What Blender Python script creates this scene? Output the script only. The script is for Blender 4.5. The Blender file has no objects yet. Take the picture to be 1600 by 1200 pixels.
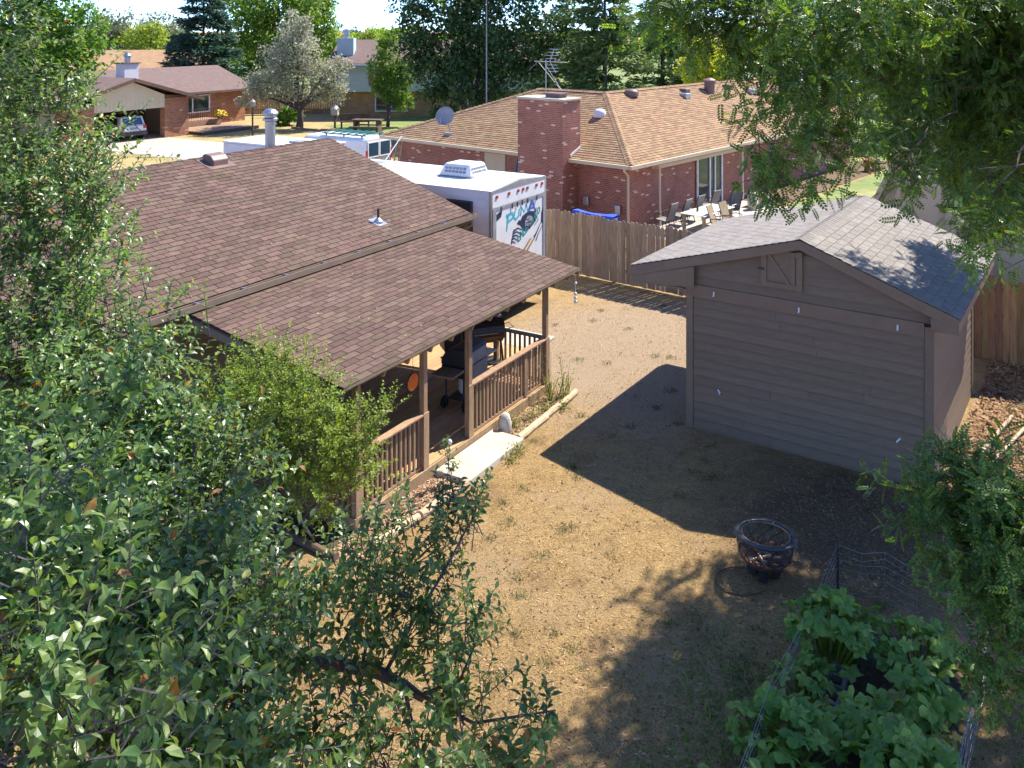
import bpy, math, random
import numpy as np
from mathutils import Matrix, Vector
R = math.radians
SC = bpy.context.scene
COL = SC.collection
random.seed(7)

# ------------------------------------------------------------------ camera
EYE = 7.6                       # drone height above the yard
FPX, CXP, CYP = 1368.0, 867.5, 43.0   # focal length and principal point in a 1600x1200 frame
cam_d = bpy.data.cameras.new('camera'); cam = bpy.data.objects.new('camera', cam_d); COL.objects.link(cam)
cam.location = (0, 0, EYE); cam.rotation_euler = (R(90), 0, 0)
cam_d.sensor_width = 36; cam_d.lens = FPX*36/1600
cam_d.shift_x = (800-CXP)/1600; cam_d.shift_y = -(600-CYP)/1600
cam_d.clip_start = .1; cam_d.clip_end = 4000
SC.camera = cam

# ------------------------------------------------------------------ light
SUNV = Vector((.60, .56, 1.0)).normalized()       # towards the sun
elev = math.asin(SUNV.z); azim = math.atan2(SUNV.x, SUNV.y)
wd = bpy.data.worlds.new('World'); SC.world = wd; wd.use_nodes = True
nt = wd.node_tree; nt.nodes.clear()
def wn(t, **k):
    n = nt.nodes.new(t)
    for a, b in k.items(): setattr(n, a, b)
    return n
sky = wn('ShaderNodeTexSky', sky_type='NISHITA', sun_disc=False, sun_elevation=elev, sun_rotation=azim, air_density=.75, dust_density=0, ozone_density=4.0, altitude=1600)
bg = wn('ShaderNodeBackground'); bg.inputs['Strength'].default_value = .15
tc = wn('ShaderNodeTexCoord'); mp = wn('ShaderNodeMapping'); mp.inputs['Scale'].default_value = (5, 5, 14)
ns = wn('ShaderNodeTexNoise'); ns.inputs['Scale'].default_value = 1.1; ns.inputs['Detail'].default_value = 7; ns.inputs['Roughness'].default_value = .58
rp = wn('ShaderNodeValToRGB'); rp.color_ramp.elements[0].position = .56; rp.color_ramp.elements[1].position = .72
mx = wn('ShaderNodeMixRGB'); mx.inputs['Color2'].default_value = (4.8, 4.9, 5.1, 1)
wo = wn('ShaderNodeOutputWorld'); L_ = nt.links.new
L_(tc.outputs['Generated'], mp.inputs['Vector']); L_(mp.outputs['Vector'], ns.inputs['Vector']); L_(ns.outputs['Fac'], rp.inputs['Fac'])
L_(rp.outputs['Color'], mx.inputs['Fac']); tint = wn('ShaderNodeMixRGB', blend_type='MULTIPLY'); tint.inputs['Fac'].default_value = 1; tint.inputs['Color2'].default_value = (.72, .90, 1.22, 1)
L_(sky.outputs['Color'], tint.inputs['Color1']); L_(tint.outputs['Color'], mx.inputs['Color1']); L_(mx.outputs['Color'], bg.inputs['Color']); L_(bg.outputs[0], wo.inputs[0])
sd = bpy.data.lights.new('sun', 'SUN'); sd.energy = 5.0; sd.angle = R(.53); sd.color = (1, .94, .84)
so = bpy.data.objects.new('sun', sd); COL.objects.link(so); so.rotation_euler = SUNV.to_track_quat('Z', 'Y').to_euler(); so.location = (30, 26, 50)
vs = SC.view_settings; vs.view_transform = 'Standard'; vs.look = 'None'; vs.gamma = 1; vs.exposure = 1.2; vs.use_curve_mapping = False
SC.cycles.max_bounces = 6; SC.cycles.transparent_max_bounces = 8; SC.cycles.use_denoising = True; SC.cycles.use_adaptive_sampling = True; SC.cycles.adaptive_threshold = .02

# ------------------------------------------------------------------ frames of reference
class Frame:
    def __init__(s, ox, oy, rot):
        s.o = (ox, oy); s.rot = rot; s.c = math.cos(rot); s.s = math.sin(rot)
    def W(s, a, b, z=0.0): return (s.o[0]+a*s.c-b*s.s, s.o[1]+a*s.s+b*s.c, z)
HF = Frame(0, 0, R(90-29.48))            # the brown house: x along the eave, y away from the yard
SF = Frame(2.522, 16.708, R(-32.56))     # shed: x along its front, y to its back
NF = Frame(2.75, 31.8, R(-40))           # brick neighbour
FF = Frame(-.25, 27.6, R(-36.9))         # wooden fence
def D(x, y, Y): return np.array([(x-CXP)/FPX*Y, Y, EYE-(y-CYP)/FPX*Y])
def seen(p, m=30):
    if p[1] < 1: return False
    x = CXP+FPX*p[0]/p[1]; y = CYP+FPX*(EYE-p[2])/p[1]
    return -m < x < 1600+m and -m < y < 1200+m

# ------------------------------------------------------------------ materials
MATS = {}
def mat(name, c1, c2=None, rough=.7, scale=6, bump=0, bscale=40, island=0, metal=0, spec=.3, detail=5, stretch=None, wear=None):
    """procedural surface: two tones mixed by noise, a tint per separate piece, fine relief"""
    m = bpy.data.materials.new(name); m.use_nodes = True; t = m.node_tree; b = t.nodes['Principled BSDF']
    N = t.nodes.new; K = t.links.new
    c2 = c2 or tuple(x*.75 for x in c1)
    co = N('ShaderNodeTexCoord'); mp = N('ShaderNodeMapping'); K(co.outputs['Object'], mp.inputs['Vector'])
    if stretch: mp.inputs['Scale'].default_value = stretch
    oi = N('ShaderNodeObjectInfo'); ad = N('ShaderNodeVectorMath'); ad.operation = 'ADD'
    sc_ = N('ShaderNodeMath'); sc_.operation = 'MULTIPLY'; sc_.inputs[1].default_value = 37.0; K(oi.outputs['Random'], sc_.inputs[0])
    K(mp.outputs['Vector'], ad.inputs[0]); K(sc_.outputs[0], ad.inputs[1])
    n = N('ShaderNodeTexNoise'); n.inputs['Scale'].default_value = scale; n.inputs['Detail'].default_value = detail; n.inputs['Roughness'].default_value = .62
    K(ad.outputs[0], n.inputs['Vector'])
    r = N('ShaderNodeValToRGB'); r.color_ramp.elements[0].position = .33; r.color_ramp.elements[1].position = .67
    r.color_ramp.elements[0].color = (*c2, 1); r.color_ramp.elements[1].color = (*c1, 1); K(n.outputs['Fac'], r.inputs['Fac'])
    out = r.outputs['Color']
    if wear:
        n3 = N('ShaderNodeTexNoise'); n3.inputs['Scale'].default_value = wear[1]; n3.inputs['Detail'].default_value = 6
        K(ad.outputs[0], n3.inputs['Vector']); r3 = N('ShaderNodeValToRGB'); r3.color_ramp.elements[0].position = wear[2]; r3.color_ramp.elements[1].position = min(1, wear[2]+.12)
        K(n3.outputs['Fac'], r3.inputs['Fac']); mw = N('ShaderNodeMixRGB'); mw.inputs['Color2'].default_value = (*wear[0], 1)
        K(r3.outputs['Color'], mw.inputs['Fac']); K(out, mw.inputs['Color1']); out = mw.outputs['Color']
    if island:
        g = N('ShaderNodeNewGeometry'); a1 = N('ShaderNodeMath'); a1.operation = 'ADD'; K(g.outputs['Random Per Island'], a1.inputs[0]); K(oi.outputs['Random'], a1.inputs[1])
        fr = N('ShaderNodeMath'); fr.operation = 'FRACT'; K(a1.outputs[0], fr.inputs[0])
        mr = N('ShaderNodeMapRange'); mr.inputs['To Min'].default_value = 1-island; mr.inputs['To Max'].default_value = 1+island; K(fr.outputs[0], mr.inputs['Value'])
        h = N('ShaderNodeHueSaturation'); K(mr.outputs[0], h.inputs['Value']); K(out, h.inputs['Color'])
        wn_ = N('ShaderNodeTexWhiteNoise'); wn_.noise_dimensions = '1D'; K(fr.outputs[0], wn_.inputs['W'])
        m2 = N('ShaderNodeMapRange'); m2.inputs['To Min'].default_value = .5-.025*min(1, island*3); m2.inputs['To Max'].default_value = .5+.025*min(1, island*3); K(wn_.outputs['Value'], m2.inputs['Value']); K(m2.outputs[0], h.inputs['Hue'])
        out = h.outputs['Color']
    K(out, b.inputs['Base Color'])
    b.inputs['Roughness'].default_value = rough; b.inputs['Metallic'].default_value = metal; b.inputs['Specular IOR Level'].default_value = spec
    if bump:
        n2 = N('ShaderNodeTexNoise'); n2.inputs['Scale'].default_value = bscale; n2.inputs['Detail'].default_value = 4; K(ad.outputs[0], n2.inputs['Vector'])
        bp = N('ShaderNodeBump'); bp.inputs['Strength'].default_value = bump; bp.inputs['Distance'].default_value = .02; K(n2.outputs['Fac'], bp.inputs['Height']); K(bp.outputs[0], b.inputs['Normal'])
    MATS[name] = m; return m

def leafmat(name, lo, hi, trans=.35, rough=.55, odd=None, spec=.22, oddp=.96):
    m = bpy.data.materials.new(name); m.use_nodes = True; t = m.node_tree; b = t.nodes['Principled BSDF']; N = t.nodes.new; K = t.links.new
    g = N('ShaderNodeNewGeometry'); oi = N('ShaderNodeObjectInfo'); a1 = N('ShaderNodeMath'); a1.operation = 'ADD'
    K(g.outputs['Random Per Island'], a1.inputs[0]); K(oi.outputs['Random'], a1.inputs[1]); fr = N('ShaderNodeMath'); fr.operation = 'FRACT'; K(a1.outputs[0], fr.inputs[0])
    r = N('ShaderNodeValToRGB'); e = r.color_ramp.elements; e[0].position = 0; e[0].color = (*lo, 1); e[1].position = .93; e[1].color = (*hi, 1)
    if odd: x = e.new(oddp); x.color = (*hi, 1); y = e.new(oddp+.01); y.color = (*odd, 1)
    K(fr.outputs[0], r.inputs['Fac'])
    co = N('ShaderNodeTexCoord'); n = N('ShaderNodeTexNoise'); n.inputs['Scale'].default_value = .9; n.inputs['Detail'].default_value = 3; K(co.outputs['Object'], n.inputs['Vector'])
    mr = N('ShaderNodeMapRange'); mr.inputs['From Min'].default_value = .3; mr.inputs['From Max'].default_value = .7; mr.inputs['To Min'].default_value = .72; mr.inputs['To Max'].default_value = 1.3; K(n.outputs['Fac'], mr.inputs['Value'])
    h = N('ShaderNodeHueSaturation'); K(r.outputs['Color'], h.inputs['Color']); K(mr.outputs[0], h.inputs['Value'])
    K(h.outputs['Color'], b.inputs['Base Color']); b.inputs['Roughness'].default_value = rough; b.inputs['Specular IOR Level'].default_value = spec
    tr = N('ShaderNodeBsdfTranslucent'); h2 = N('ShaderNodeHueSaturation'); h2.inputs['Hue'].default_value = .475; h2.inputs['Saturation'].default_value = 1.15; h2.inputs['Value'].default_value = 2.1
    K(h.outputs['Color'], h2.inputs['Color']); K(h2.outputs['Color'], tr.inputs['Color'])
    ms = N('ShaderNodeMixShader'); ms.inputs[0].default_value = trans; o = t.nodes['Material Output']
    K(b.outputs[0], ms.inputs[1]); K(tr.outputs[0], ms.inputs[2]); K(ms.outputs[0], o.inputs['Surface'])
    MATS[name] = m; return m

def brickmat(name, c1, c2, mortar, pale, bw=.215, bh=.072, rot=0):
    """far brickwork, laid on the wall by its own metres (x or y along, z up)"""
    m = bpy.data.materials.new(name); m.use_nodes = True; t = m.node_tree; b = t.nodes['Principled BSDF']; N = t.nodes.new; K = t.links.new
    co = N('ShaderNodeTexCoord'); sp = N('ShaderNodeSeparateXYZ'); K(co.outputs['Object'], sp.inputs[0])
    ad = N('ShaderNodeMath'); ad.operation = 'ADD'; K(sp.outputs['X'], ad.inputs[0]); K(sp.outputs['Y'], ad.inputs[1])
    cb = N('ShaderNodeCombineXYZ'); K(ad.outputs[0], cb.inputs['X']); K(sp.outputs['Z'], cb.inputs['Y'])
    br = N('ShaderNodeTexBrick'); br.inputs['Scale'].default_value = 1; br.inputs['Brick Width'].default_value = bw; br.inputs['Row Height'].default_value = bh
    br.inputs['Mortar Size'].default_value = .011; br.inputs['Bias'].default_value = -.1
    br.inputs['Color1'].default_value = (*c1, 1); br.inputs['Color2'].default_value = (*c2, 1); br.inputs['Mortar'].default_value = (*mortar, 1)
    K(cb.outputs[0], br.inputs['Vector'])
    # the odd pale brick
    q = N('ShaderNodeTexBrick'); q.inputs['Scale'].default_value = 1; q.inputs['Brick Width'].default_value = bw; q.inputs['Row Height'].default_value = bh; q.inputs['Mortar Size'].default_value = .004
    q.inputs['Color1'].default_value = (0, 0, 0, 1); q.inputs['Color2'].default_value = (1, 1, 1, 1); q.inputs['Mortar'].default_value = (0, 0, 0, 1); K(cb.outputs[0], q.inputs['Vector'])
    rr = N('ShaderNodeValToRGB'); rr.color_ramp.elements[0].position = .955; rr.color_ramp.elements[1].position = .965; K(q.outputs['Color'], rr.inputs['Fac'])
    mw = N('ShaderNodeMixRGB'); mw.inputs['Color2'].default_value = (*pale, 1); K(rr.outputs['Color'], mw.inputs['Fac']); K(br.outputs['Color'], mw.inputs['Color1'])
    n = N('ShaderNodeTexNoise'); n.inputs['Scale'].default_value = 1.7; n.inputs['Detail'].default_value = 5; K(co.outputs['Object'], n.inputs['Vector'])
    h = N('ShaderNodeHueSaturation'); mr = N('ShaderNodeMapRange'); mr.inputs['To Min'].default_value = .65; mr.inputs['To Max'].default_value = 1.35; K(n.outputs['Fac'], mr.inputs['Value']); K(mr.outputs[0], h.inputs['Value']); K(mw.outputs['Color'], h.inputs['Color'])
    K(h.outputs['Color'], b.inputs['Base Color']); b.inputs['Roughness'].default_value = .85
    bp = N('ShaderNodeBump'); bp.inputs['Strength'].default_value = .6; bp.inputs['Distance'].default_value = .01; bp.invert = True; K(br.outputs['Fac'], bp.inputs['Height']); K(bp.outputs[0], b.inputs['Normal'])
    MATS[name] = m; return m

mat('shingle_brown', (.158, .104, .080), (.107, .07, .054), .9, 9, .5, 260, .21, spec=.15)
mat('shingle_grey', (.275, .248, .222), (.215, .193, .172), .9, 9, .5, 260, .09, spec=.15)
mat('shingle_tan', (.325, .21, .122), (.255, .16, .09), .9, 7, .4, 200, .2, spec=.15)
mat('roof_far', (.17, .115, .10), (.13, .088, .078), .9, 3, .3, 30)
mat('roof_orange', (.42, .26, .14), (.33, .2, .11), .9, 2, .2, 20)
mat('felt', (.05, .036, .032), None, .95)
mat('felt_tan', (.12, .07, .045), None, .95)
mat('trim_brown', (.26, .195, .135), (.21, .155, .105), .6, 3, .1, 60, .05)
mat('siding_house', (.27, .20, .12), (.22, .16, .095), .7, 3, .15, 50, .07, stretch=(1, 1, 6))
mat('shed_paint', (.228, .160, .104), (.197, .137, .088), .62, 4, .2, 70, .06, stretch=(1, 6, 6), spec=.25)
mat('shed_trim', (.238, .167, .110), (.207, .144, .095), .6, 4, .2, 70, .05, spec=.25)
mat('wood_rail', (.38, .25, .15), (.27, .17, .10), .75, 6, .25, 60, .16, stretch=(2, 2, .6))
mat('wood_deck', (.54, .32, .16), (.42, .235, .115), .65, 5, .25, 50, .2, stretch=(.7, 4, 4))
mat('fence_wood', (.37, .27, .175), (.24, .17, .11), .85, 5, .35, 40, .24, stretch=(3, 3, .5), wear=((.14, .095, .06), 3, .64))
mat('fence_wood_warm', (.36, .215, .105), (.24, .14, .07), .85, 5, .35, 40, .22, stretch=(3, 3, .5), wear=((.14, .08, .04), 3, .64))
mat('bark', (.13, .10, .085), (.06, .045, .038), .9, 8, .9, 30, stretch=(2, 2, .5))
mat('bark_grey', (.11, .095, .095), (.06, .05, .05), .85, 8, .7, 30)
mat('concrete', (.52, .46, .36), (.42, .37, .285), .85, 3, .25, 60, wear=((.3, .26, .2), 4, .64))
mat('concrete_drive', (.44, .39, .33), (.38, .335, .28), .85, .6, .15, 40, wear=((.34, .30, .25), 1.5, .62))
mat('log', (.55, .43, .27), (.38, .28, .17), .85, 5, .5, 40, .1)
mat('timber_dark', (.16, .10, .07), (.10, .065, .045), .85, 5, .4, 40, .1)
mat('galv', (.45, .46, .48), (.36, .37, .39), .35, 4, metal=.85)
mat('vent_brown', (.20, .12, .095), None, .5, spec=.4)
mat('black_metal', (.028, .029, .033), (.04, .037, .036), .42, 8, .1, 60, spec=.5)
mat('rust', (.20, .085, .04), (.06, .035, .028), .7, 9, .4, 60)
mat('bronze', (.085, .045, .028), (.05, .028, .02), .3, 4, spec=.6, metal=.4)
mat('steel', (.5, .5, .5), (.4, .4, .4), .3, 4, metal=.9)
mat('white', (.70, .70, .69), (.62, .62, .61), .5, 2, wear=((.6, .58, .54), 3, .66))
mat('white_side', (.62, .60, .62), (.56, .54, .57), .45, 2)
mat('white_plastic', (.8, .8, .79), (.74, .74, .73), .4, 2)
mat('grey_plastic', (.3, .3, .31), None, .5)
mat('lens_red', (.45, .03, .02), None, .3, spec=.5)
mat('amber', (.6, .2, .03), None, .3)
mat('teal_paint', (.03, .32, .42), (.05, .42, .50), .5, 8)
mat('teal_dark', (.02, .20, .24), (.03, .3, .3), .5, 8)
mat('navy', (.02, .025, .06), (.035, .04, .08), .5, 8)
mat('blue_print', (.06, .14, .42), None, .5)
mat('brown_print', (.42, .24, .10), None, .5)
mat('grey_print', (.36, .36, .40), (.2, .2, .24), .5, 30)
mat('glass_dark', (.02, .03, .04), (.03, .04, .05), .06, 2, spec=.8)
mat('glass_blue', (.02, .06, .10), (.03, .08, .12), .06, 2, spec=.9)
mat('window_frame', (.75, .75, .73), None, .5)
mat('tan_paint', (.55, .44, .29), (.50, .40, .26), .7, 2)
mat('cream', (.60, .51, .35), (.55, .46, .32), .7, 1.5)
mat('barn_tan', (.66, .53, .35), (.60, .475, .31), .75, 1.2, .1, 30)
mat('teal_siding', (.42, .50, .48), (.37, .45, .43), .7, 2, 0, 40, .06)
mat('olive_siding', (.24, .21, .12), None, .8, 2)
mat('soil', (.10, .07, .05), (.05, .036, .026), .95, 14, .9, 30)
mat('mulch', (.26, .165, .095), (.12, .075, .045), .9, 12, .8, 40, .4)
mat('sling', (.21, .20, .18), (.17, .16, .145), .7, 3)
mat('sling_tan', (.36, .27, .16), None, .7, 3)
mat('tabletop', (.80, .78, .73), None, .35)
mat('orange_disc', (.70, .13, .02), (.8, .22, .04), .3, 14, spec=.6)
mat('red', (.6, .03, .02), None, .45)
mat('blue_tarp', (.03, .08, .45), (.04, .1, .55), .5, 8)
mat('blue_ladder', (.04, .16, .32), None, .5)
mat('ladder_yellow', (.45, .36, .20), None, .5)
mat('stone', (.5, .46, .4), (.34, .31, .27), .85, 8, .6, 30)
mat('cinder', (.27, .255, .24), (.18, .17, .16), .95, 10, .6, 80)
mat('wire', (.34, .34, .34), (.22, .20, .18), .45, 10, metal=.6)
mat('propane', (.62, .58, .48), None, .4)
mat('flower_yellow', (.7, .5, .04), None, .6)
mat('rack_teal', (.06, .22, .2), None, .5)
mat('tyre', (.015, .015, .015), None, .85)
mat('brass', (.5, .35, .1), None, .4, metal=.6)
brickmat('brick_red', (.34, .10, .052), (.22, .062, .036), (.34, .21, .155), (.6, .42, .31))
brickmat('brick_orange', (.36, .15, .075), (.24, .085, .045), (.34, .22, .15), (.5, .33, .22), .3, .11)
brickmat('brick_tan', (.36, .22, .09), (.28, .16, .07), (.34, .25, .15), (.4, .28, .15), .3, .11)
leafmat('apple_leaf', (.035, .10, .024), (.16, .235, .06), 0.4, 0.35, (.30, .14, .03), .5, .985)
leafmat('lilac_leaf', (.10, .18, .022), (.25, .325, .055), 0.4, 0.42)
leafmat('locust_leaf', (.032, .095, .02), (.125, .215, .042), 0.38, 0.42, (.26, .18, .03), .4, .985)
leafmat('squash_leaf', (.075, .175, .025), (.24, .35, .07), 0.3, 0.45, (.22, .2, .05), .35, .975)
leafmat('ash_leaf', (.04, .12, .016), (.11, .21, .035), 0.38, .5)
leafmat('dark_leaf', (.028, .065, .02), (.075, .125, .04), .25, .5)
leafmat('olive_leaf', (.22, .235, .15), (.38, .38, .26), .25, .6)
leafmat('greygreen_leaf', (.10, .12, .06), (.2, .21, .12), .3, .6)
leafmat('yellow_leaf', (.34, .40, .03), (.55, .56, .06), 0.4, 0.5)
leafmat('lime_leaf', (.14, .22, .04), (.27, .34, .06), .4, .5)
leafmat('mid_leaf', (.06, .135, .022), (.15, .24, .045), 0.38, .5)
leafmat('spruce_leaf', (.035, .08, .05), (.10, .165, .105), .12, .6)
leafmat('pine_leaf', (.085, .15, .04), (.19, .25, .085), .15, .6)
leafmat('weed_leaf', (.09, .14, .03), (.2, .23, .06), .3, .6, (.3, .24, .1), .3, .75)
leafmat('dry_blade', (.24, .155, .065), (.43, .305, .14), .2, .8, (.13, .17, .05), .2, .97)
leafmat('straw', (.26, .17, .10), (.52, .38, .24), .15, .8)
leafmat('green_blade', (.03, .07, .02), (.08, .12, .04), .2, .8)

# ------------------------------------------------------------------ mesh helpers
class MB:
    def __init__(s): s.v = []; s.f = []
    def add(s, vs, fs):
        n = len(s.v); s.v += [tuple(map(float, p)) for p in vs]; s.f += [tuple(i+n for i in q) for q in fs]; return s
    def box(s, x0, x1, y0, y1, z0, z1):
        return s.add([(x0, y0, z0), (x1, y0, z0), (x1, y1, z0), (x0, y1, z0), (x0, y0, z1), (x1, y0, z1), (x1, y1, z1), (x0, y1, z1)],
                     [(0, 3, 2, 1), (4, 5, 6, 7), (0, 1, 5, 4), (1, 2, 6, 5), (2, 3, 7, 6), (3, 0, 4, 7)])
    def hexa(s, b, t):          # four bottom and four top points
        return s.add(list(b)+list(t), [(0, 3, 2, 1), (4, 5, 6, 7), (0, 1, 5, 4), (1, 2, 6, 5), (2, 3, 7, 6), (3, 0, 4, 7)])
    def prism(s, poly, lo, hi, axis=1):   # closed polygon (a,b) swept along axis: 1 -> (a,t,b), 0 -> (t,a,b), 2 -> (a,b,t)
        n = len(poly); P = lambda a, b, t: (a, t, b) if axis == 1 else ((t, a, b) if axis == 0 else (a, b, t))
        vs = [P(a, b, lo) for a, b in poly]+[P(a, b, hi) for a, b in poly]
        return s.add(vs, [tuple(range(n))[::-1], tuple(range(n, 2*n))]+[(i, (i+1) % n, n+(i+1) % n, n+i) for i in range(n)])
    def tube(s, pts, rad, n=6, cap=True):
        pts = [Vector(p) for p in pts]; k = len(pts); rad = rad if hasattr(rad, '__len__') else [rad]*k; vs = []; x = None
        for i, p in enumerate(pts):
            d = (pts[min(i+1, k-1)]-pts[max(i-1, 0)])
            d = d.normalized() if d.length > 1e-9 else Vector((0, 0, 1))
            if x is None: x = d.orthogonal().normalized()
            x = (x-d*x.dot(d)); x = x.normalized() if x.length > 1e-6 else d.orthogonal().normalized(); y = d.cross(x)
            vs += [p+(x*math.cos(2*math.pi*j/n)+y*math.sin(2*math.pi*j/n))*rad[i] for j in range(n)]
        fs = [(i*n+j, i*n+(j+1) % n, (i+1)*n+(j+1) % n, (i+1)*n+j) for i in range(k-1) for j in range(n)]
        if cap: fs += [tuple(range(n))[::-1], tuple(range((k-1)*n, k*n))]
        return s.add(vs, fs)
    def lathe(s, prof, n=20, c=(0, 0, 0), axis=2, cap=False):
        k = len(prof); vs = []
        for r, z in prof:
            for j in range(n):
                a = 2*math.pi*j/n; x, y = r*math.cos(a), r*math.sin(a)
                q = (x, y, z) if axis == 2 else ((z, x, y) if axis == 0 else (x, z, y))
                vs.append((c[0]+q[0], c[1]+q[1], c[2]+q[2]))
        fs = [(i*n+j, i*n+(j+1) % n, (i+1)*n+(j+1) % n, (i+1)*n+j) for i in range(k-1) for j in range(n)]
        if cap: fs += [tuple(range(n))[::-1], tuple(range((k-1)*n, k*n))]
        return s.add(vs, fs)
    def quad(s, a, b, c, d): return s.add([a, b, c, d], [(0, 1, 2, 3)])
    def mesh(s, name, m):
        me = bpy.data.meshes.new(name); me.from_pydata(s.v, [], s.f); me.update()
        if m: me.materials.append(MATS[m])
        return me
def mk(name, data, parent=None, M=None):
    o = bpy.data.objects.new(name, data); COL.objects.link(o)
    if parent is not None: o.parent = parent
    if M is not None: o.matrix_basis = M
    return o
def tag(o, label=None, cat=None, group=None, kind=None):
    for k, v in (('label', label), ('category', cat), ('group', group), ('kind', kind)):
        if v: o[k] = v
    return o
def part(name, mb, m, parent, smooth=False, bevel=0, M=None, kind=None, off=None):
    if off: mb.v = [(x-off[0], y-off[1], z-(off[2] if len(off) > 2 else 0)) for x, y, z in mb.v]
    me = mb.mesh(name, m); o = mk(name, me, parent, M)
    if smooth:
        for p in me.polygons: p.use_smooth = True
    if bevel:
        b = o.modifiers.new('bevel', 'BEVEL'); b.width = bevel; b.segments = 2; b.limit_method = 'ANGLE'
    if kind: o['kind'] = kind
    return o
def thing(name, label, cat, fr=None, at=(0, 0, 0), rot=0, group=None):
    o = mk(name, None); o.empty_display_size = .2
    if fr: o.location = fr.W(*at); o.rotation_euler = (0, 0, fr.rot+rot)
    else: o.location = at; o.rotation_euler = (0, 0, rot)
    return tag(o, label, cat, group)
def solo(name, mb, m, label, cat, loc=(0, 0, 0), rot=0, group=None, smooth=False, bevel=0):
    o = part(name, mb, m, None, smooth, bevel); o.location = loc; o.rotation_euler = (0, 0, rot); return tag(o, label, cat, group)
def struct(name, mb, m, fr=None):
    o = part(name, mb, m, None)
    if fr: o.location = (*fr.o, 0); o.rotation_euler = (0, 0, fr.rot)
    return tag(o, kind='structure')
def copy_tree(o, parent=None):
    c = o.copy(); COL.objects.link(c); c.parent = parent
    for ch in list(o.children): copy_tree(ch, c)
    return c
def npmesh(name, V, F, m, smooth=False):
    V = np.asarray(V, dtype=np.float32); F = np.asarray(F, dtype=np.int32); k = F.shape[1]
    me = bpy.data.meshes.new(name); me.vertices.add(len(V)); me.vertices.foreach_set('co', V.ravel())
    me.loops.add(F.size); me.loops.foreach_set('vertex_index', F.ravel()); me.polygons.add(len(F))
    me.polygons.foreach_set('loop_start', np.arange(0, F.size, k, dtype=np.int32)); me.polygons.foreach_set('loop_total', np.full(len(F), k, dtype=np.int32))
    me.polygons.foreach_set('use_smooth', np.full(len(F), bool(smooth)))
    me.materials.append(MATS[m]); me.update(calc_edges=True); return me
def nrm(a): return a/np.maximum(np.linalg.norm(a, axis=-1, keepdims=True), 1e-9)
def inst(tv, tf, pos, X, Y, Z, sc):
    """many copies of one small shape in one mesh"""
    tv = np.asarray(tv, float); tf = np.asarray(tf, int); n = len(pos)
    V = pos[:, None, :]+sc[:, None, None]*(tv[None, :, 0:1]*X[:, None, :]+tv[None, :, 1:2]*Y[:, None, :]+tv[None, :, 2:3]*Z[:, None, :])
    F = (tf[None]+(np.arange(n)*len(tv))[:, None, None])
    return V.reshape(-1, 3), F.reshape(-1, tf.shape[1])
def basis(d, up):
    Y = nrm(d); X = nrm(np.cross(Y, up)); Z = np.cross(X, Y); return X, Y, Z

# ------------------------------------------------------------------ shingles
SH_F = [(0, 3, 2, 1), (4, 5, 6, 7), (0, 1, 5, 4), (1, 2, 6, 5), (2, 3, 7, 6), (3, 0, 4, 7)]
def shingle_v(w, l, t=.014):
    return [(0, 0, .001), (w, 0, .001), (w, l, -.004), (0, l, -.004), (0, 0, .001+t), (w, 0, .001+t), (w, l, .003), (0, l, .003)]
def shingle_roof(parent, O, U, S, slen, bounds, m, tab=.33, expo=.142, count=300, world=None, t=.014, seed=1):
    """rows of tabs on one plane; the `count` nearest in view are objects, the rest one joined part"""
    rng = random.Random(seed); O, U, S = Vector(O), Vector(U).normalized(), Vector(S).normalized(); N = U.cross(S).normalized()
    full, cut = [], MB(); rows = int(slen/expo)
    for r in range(rows):
        s = r*expo; lo, hi = bounds(s); lo2, hi2 = bounds(min(slen, s+expo)); lo = max(lo, lo2); hi = min(hi, hi2)
        x = lo-((r % 2)*.5+rng.uniform(-.05, .05))*tab
        while x < hi:
            a, b = max(x, lo), min(x+tab, hi); z = rng.uniform(0, .0025)
            if b-a > tab*.98: full.append((a, s, z))
            elif b-a > .03:
                P = O+U*a+S*s+N*z
                cut.add([P+U*v[0]+S*v[1]+N*v[2] for v in shingle_v(b-a-.013, expo+.012, t)], SH_F)
            x += tab
    mats = [(O+U*a+S*s+N*z) for a, s, z in full]
    M0 = Matrix((U, S, N)).transposed().to_4x4()
    order = list(range(len(mats)))
    if count:
        wp = [world @ p for p in mats]; vis = [i for i in order if seen(wp[i], 0)]
        vis.sort(key=lambda i: wp[i].y); ind = set(vis[:count])
        me = MB().add(shingle_v(tab-.013, expo+.012, t), SH_F).mesh('shingle', m)
        for i in sorted(ind): mk('shingle', me, parent, Matrix.Translation(mats[i]) @ M0)
    else: ind = set()
    rest = np.array([tuple(mats[i]) for i in order if i not in ind]); k = len(rest)
    if k:
        one = lambda v: np.tile(np.array(tuple(v)), (k, 1))
        V, F = inst(shingle_v(tab-.013, expo+.012, t), SH_F, rest, one(U), one(S), one(N), np.ones(k))
        V = np.concatenate([V, np.array(cut.v).reshape(-1, 3)]); F = np.concatenate([F, np.array([[i+len(rest)*8 for i in q] for q in cut.f]).reshape(-1, 4).astype(int)])
        o = mk('shingles', npmesh('shingles', V, F, m), parent); o['kind'] = 'stuff'
def root_world(o): return Matrix.Translation(o.location) @ o.rotation_euler.to_matrix().to_4x4()

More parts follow.
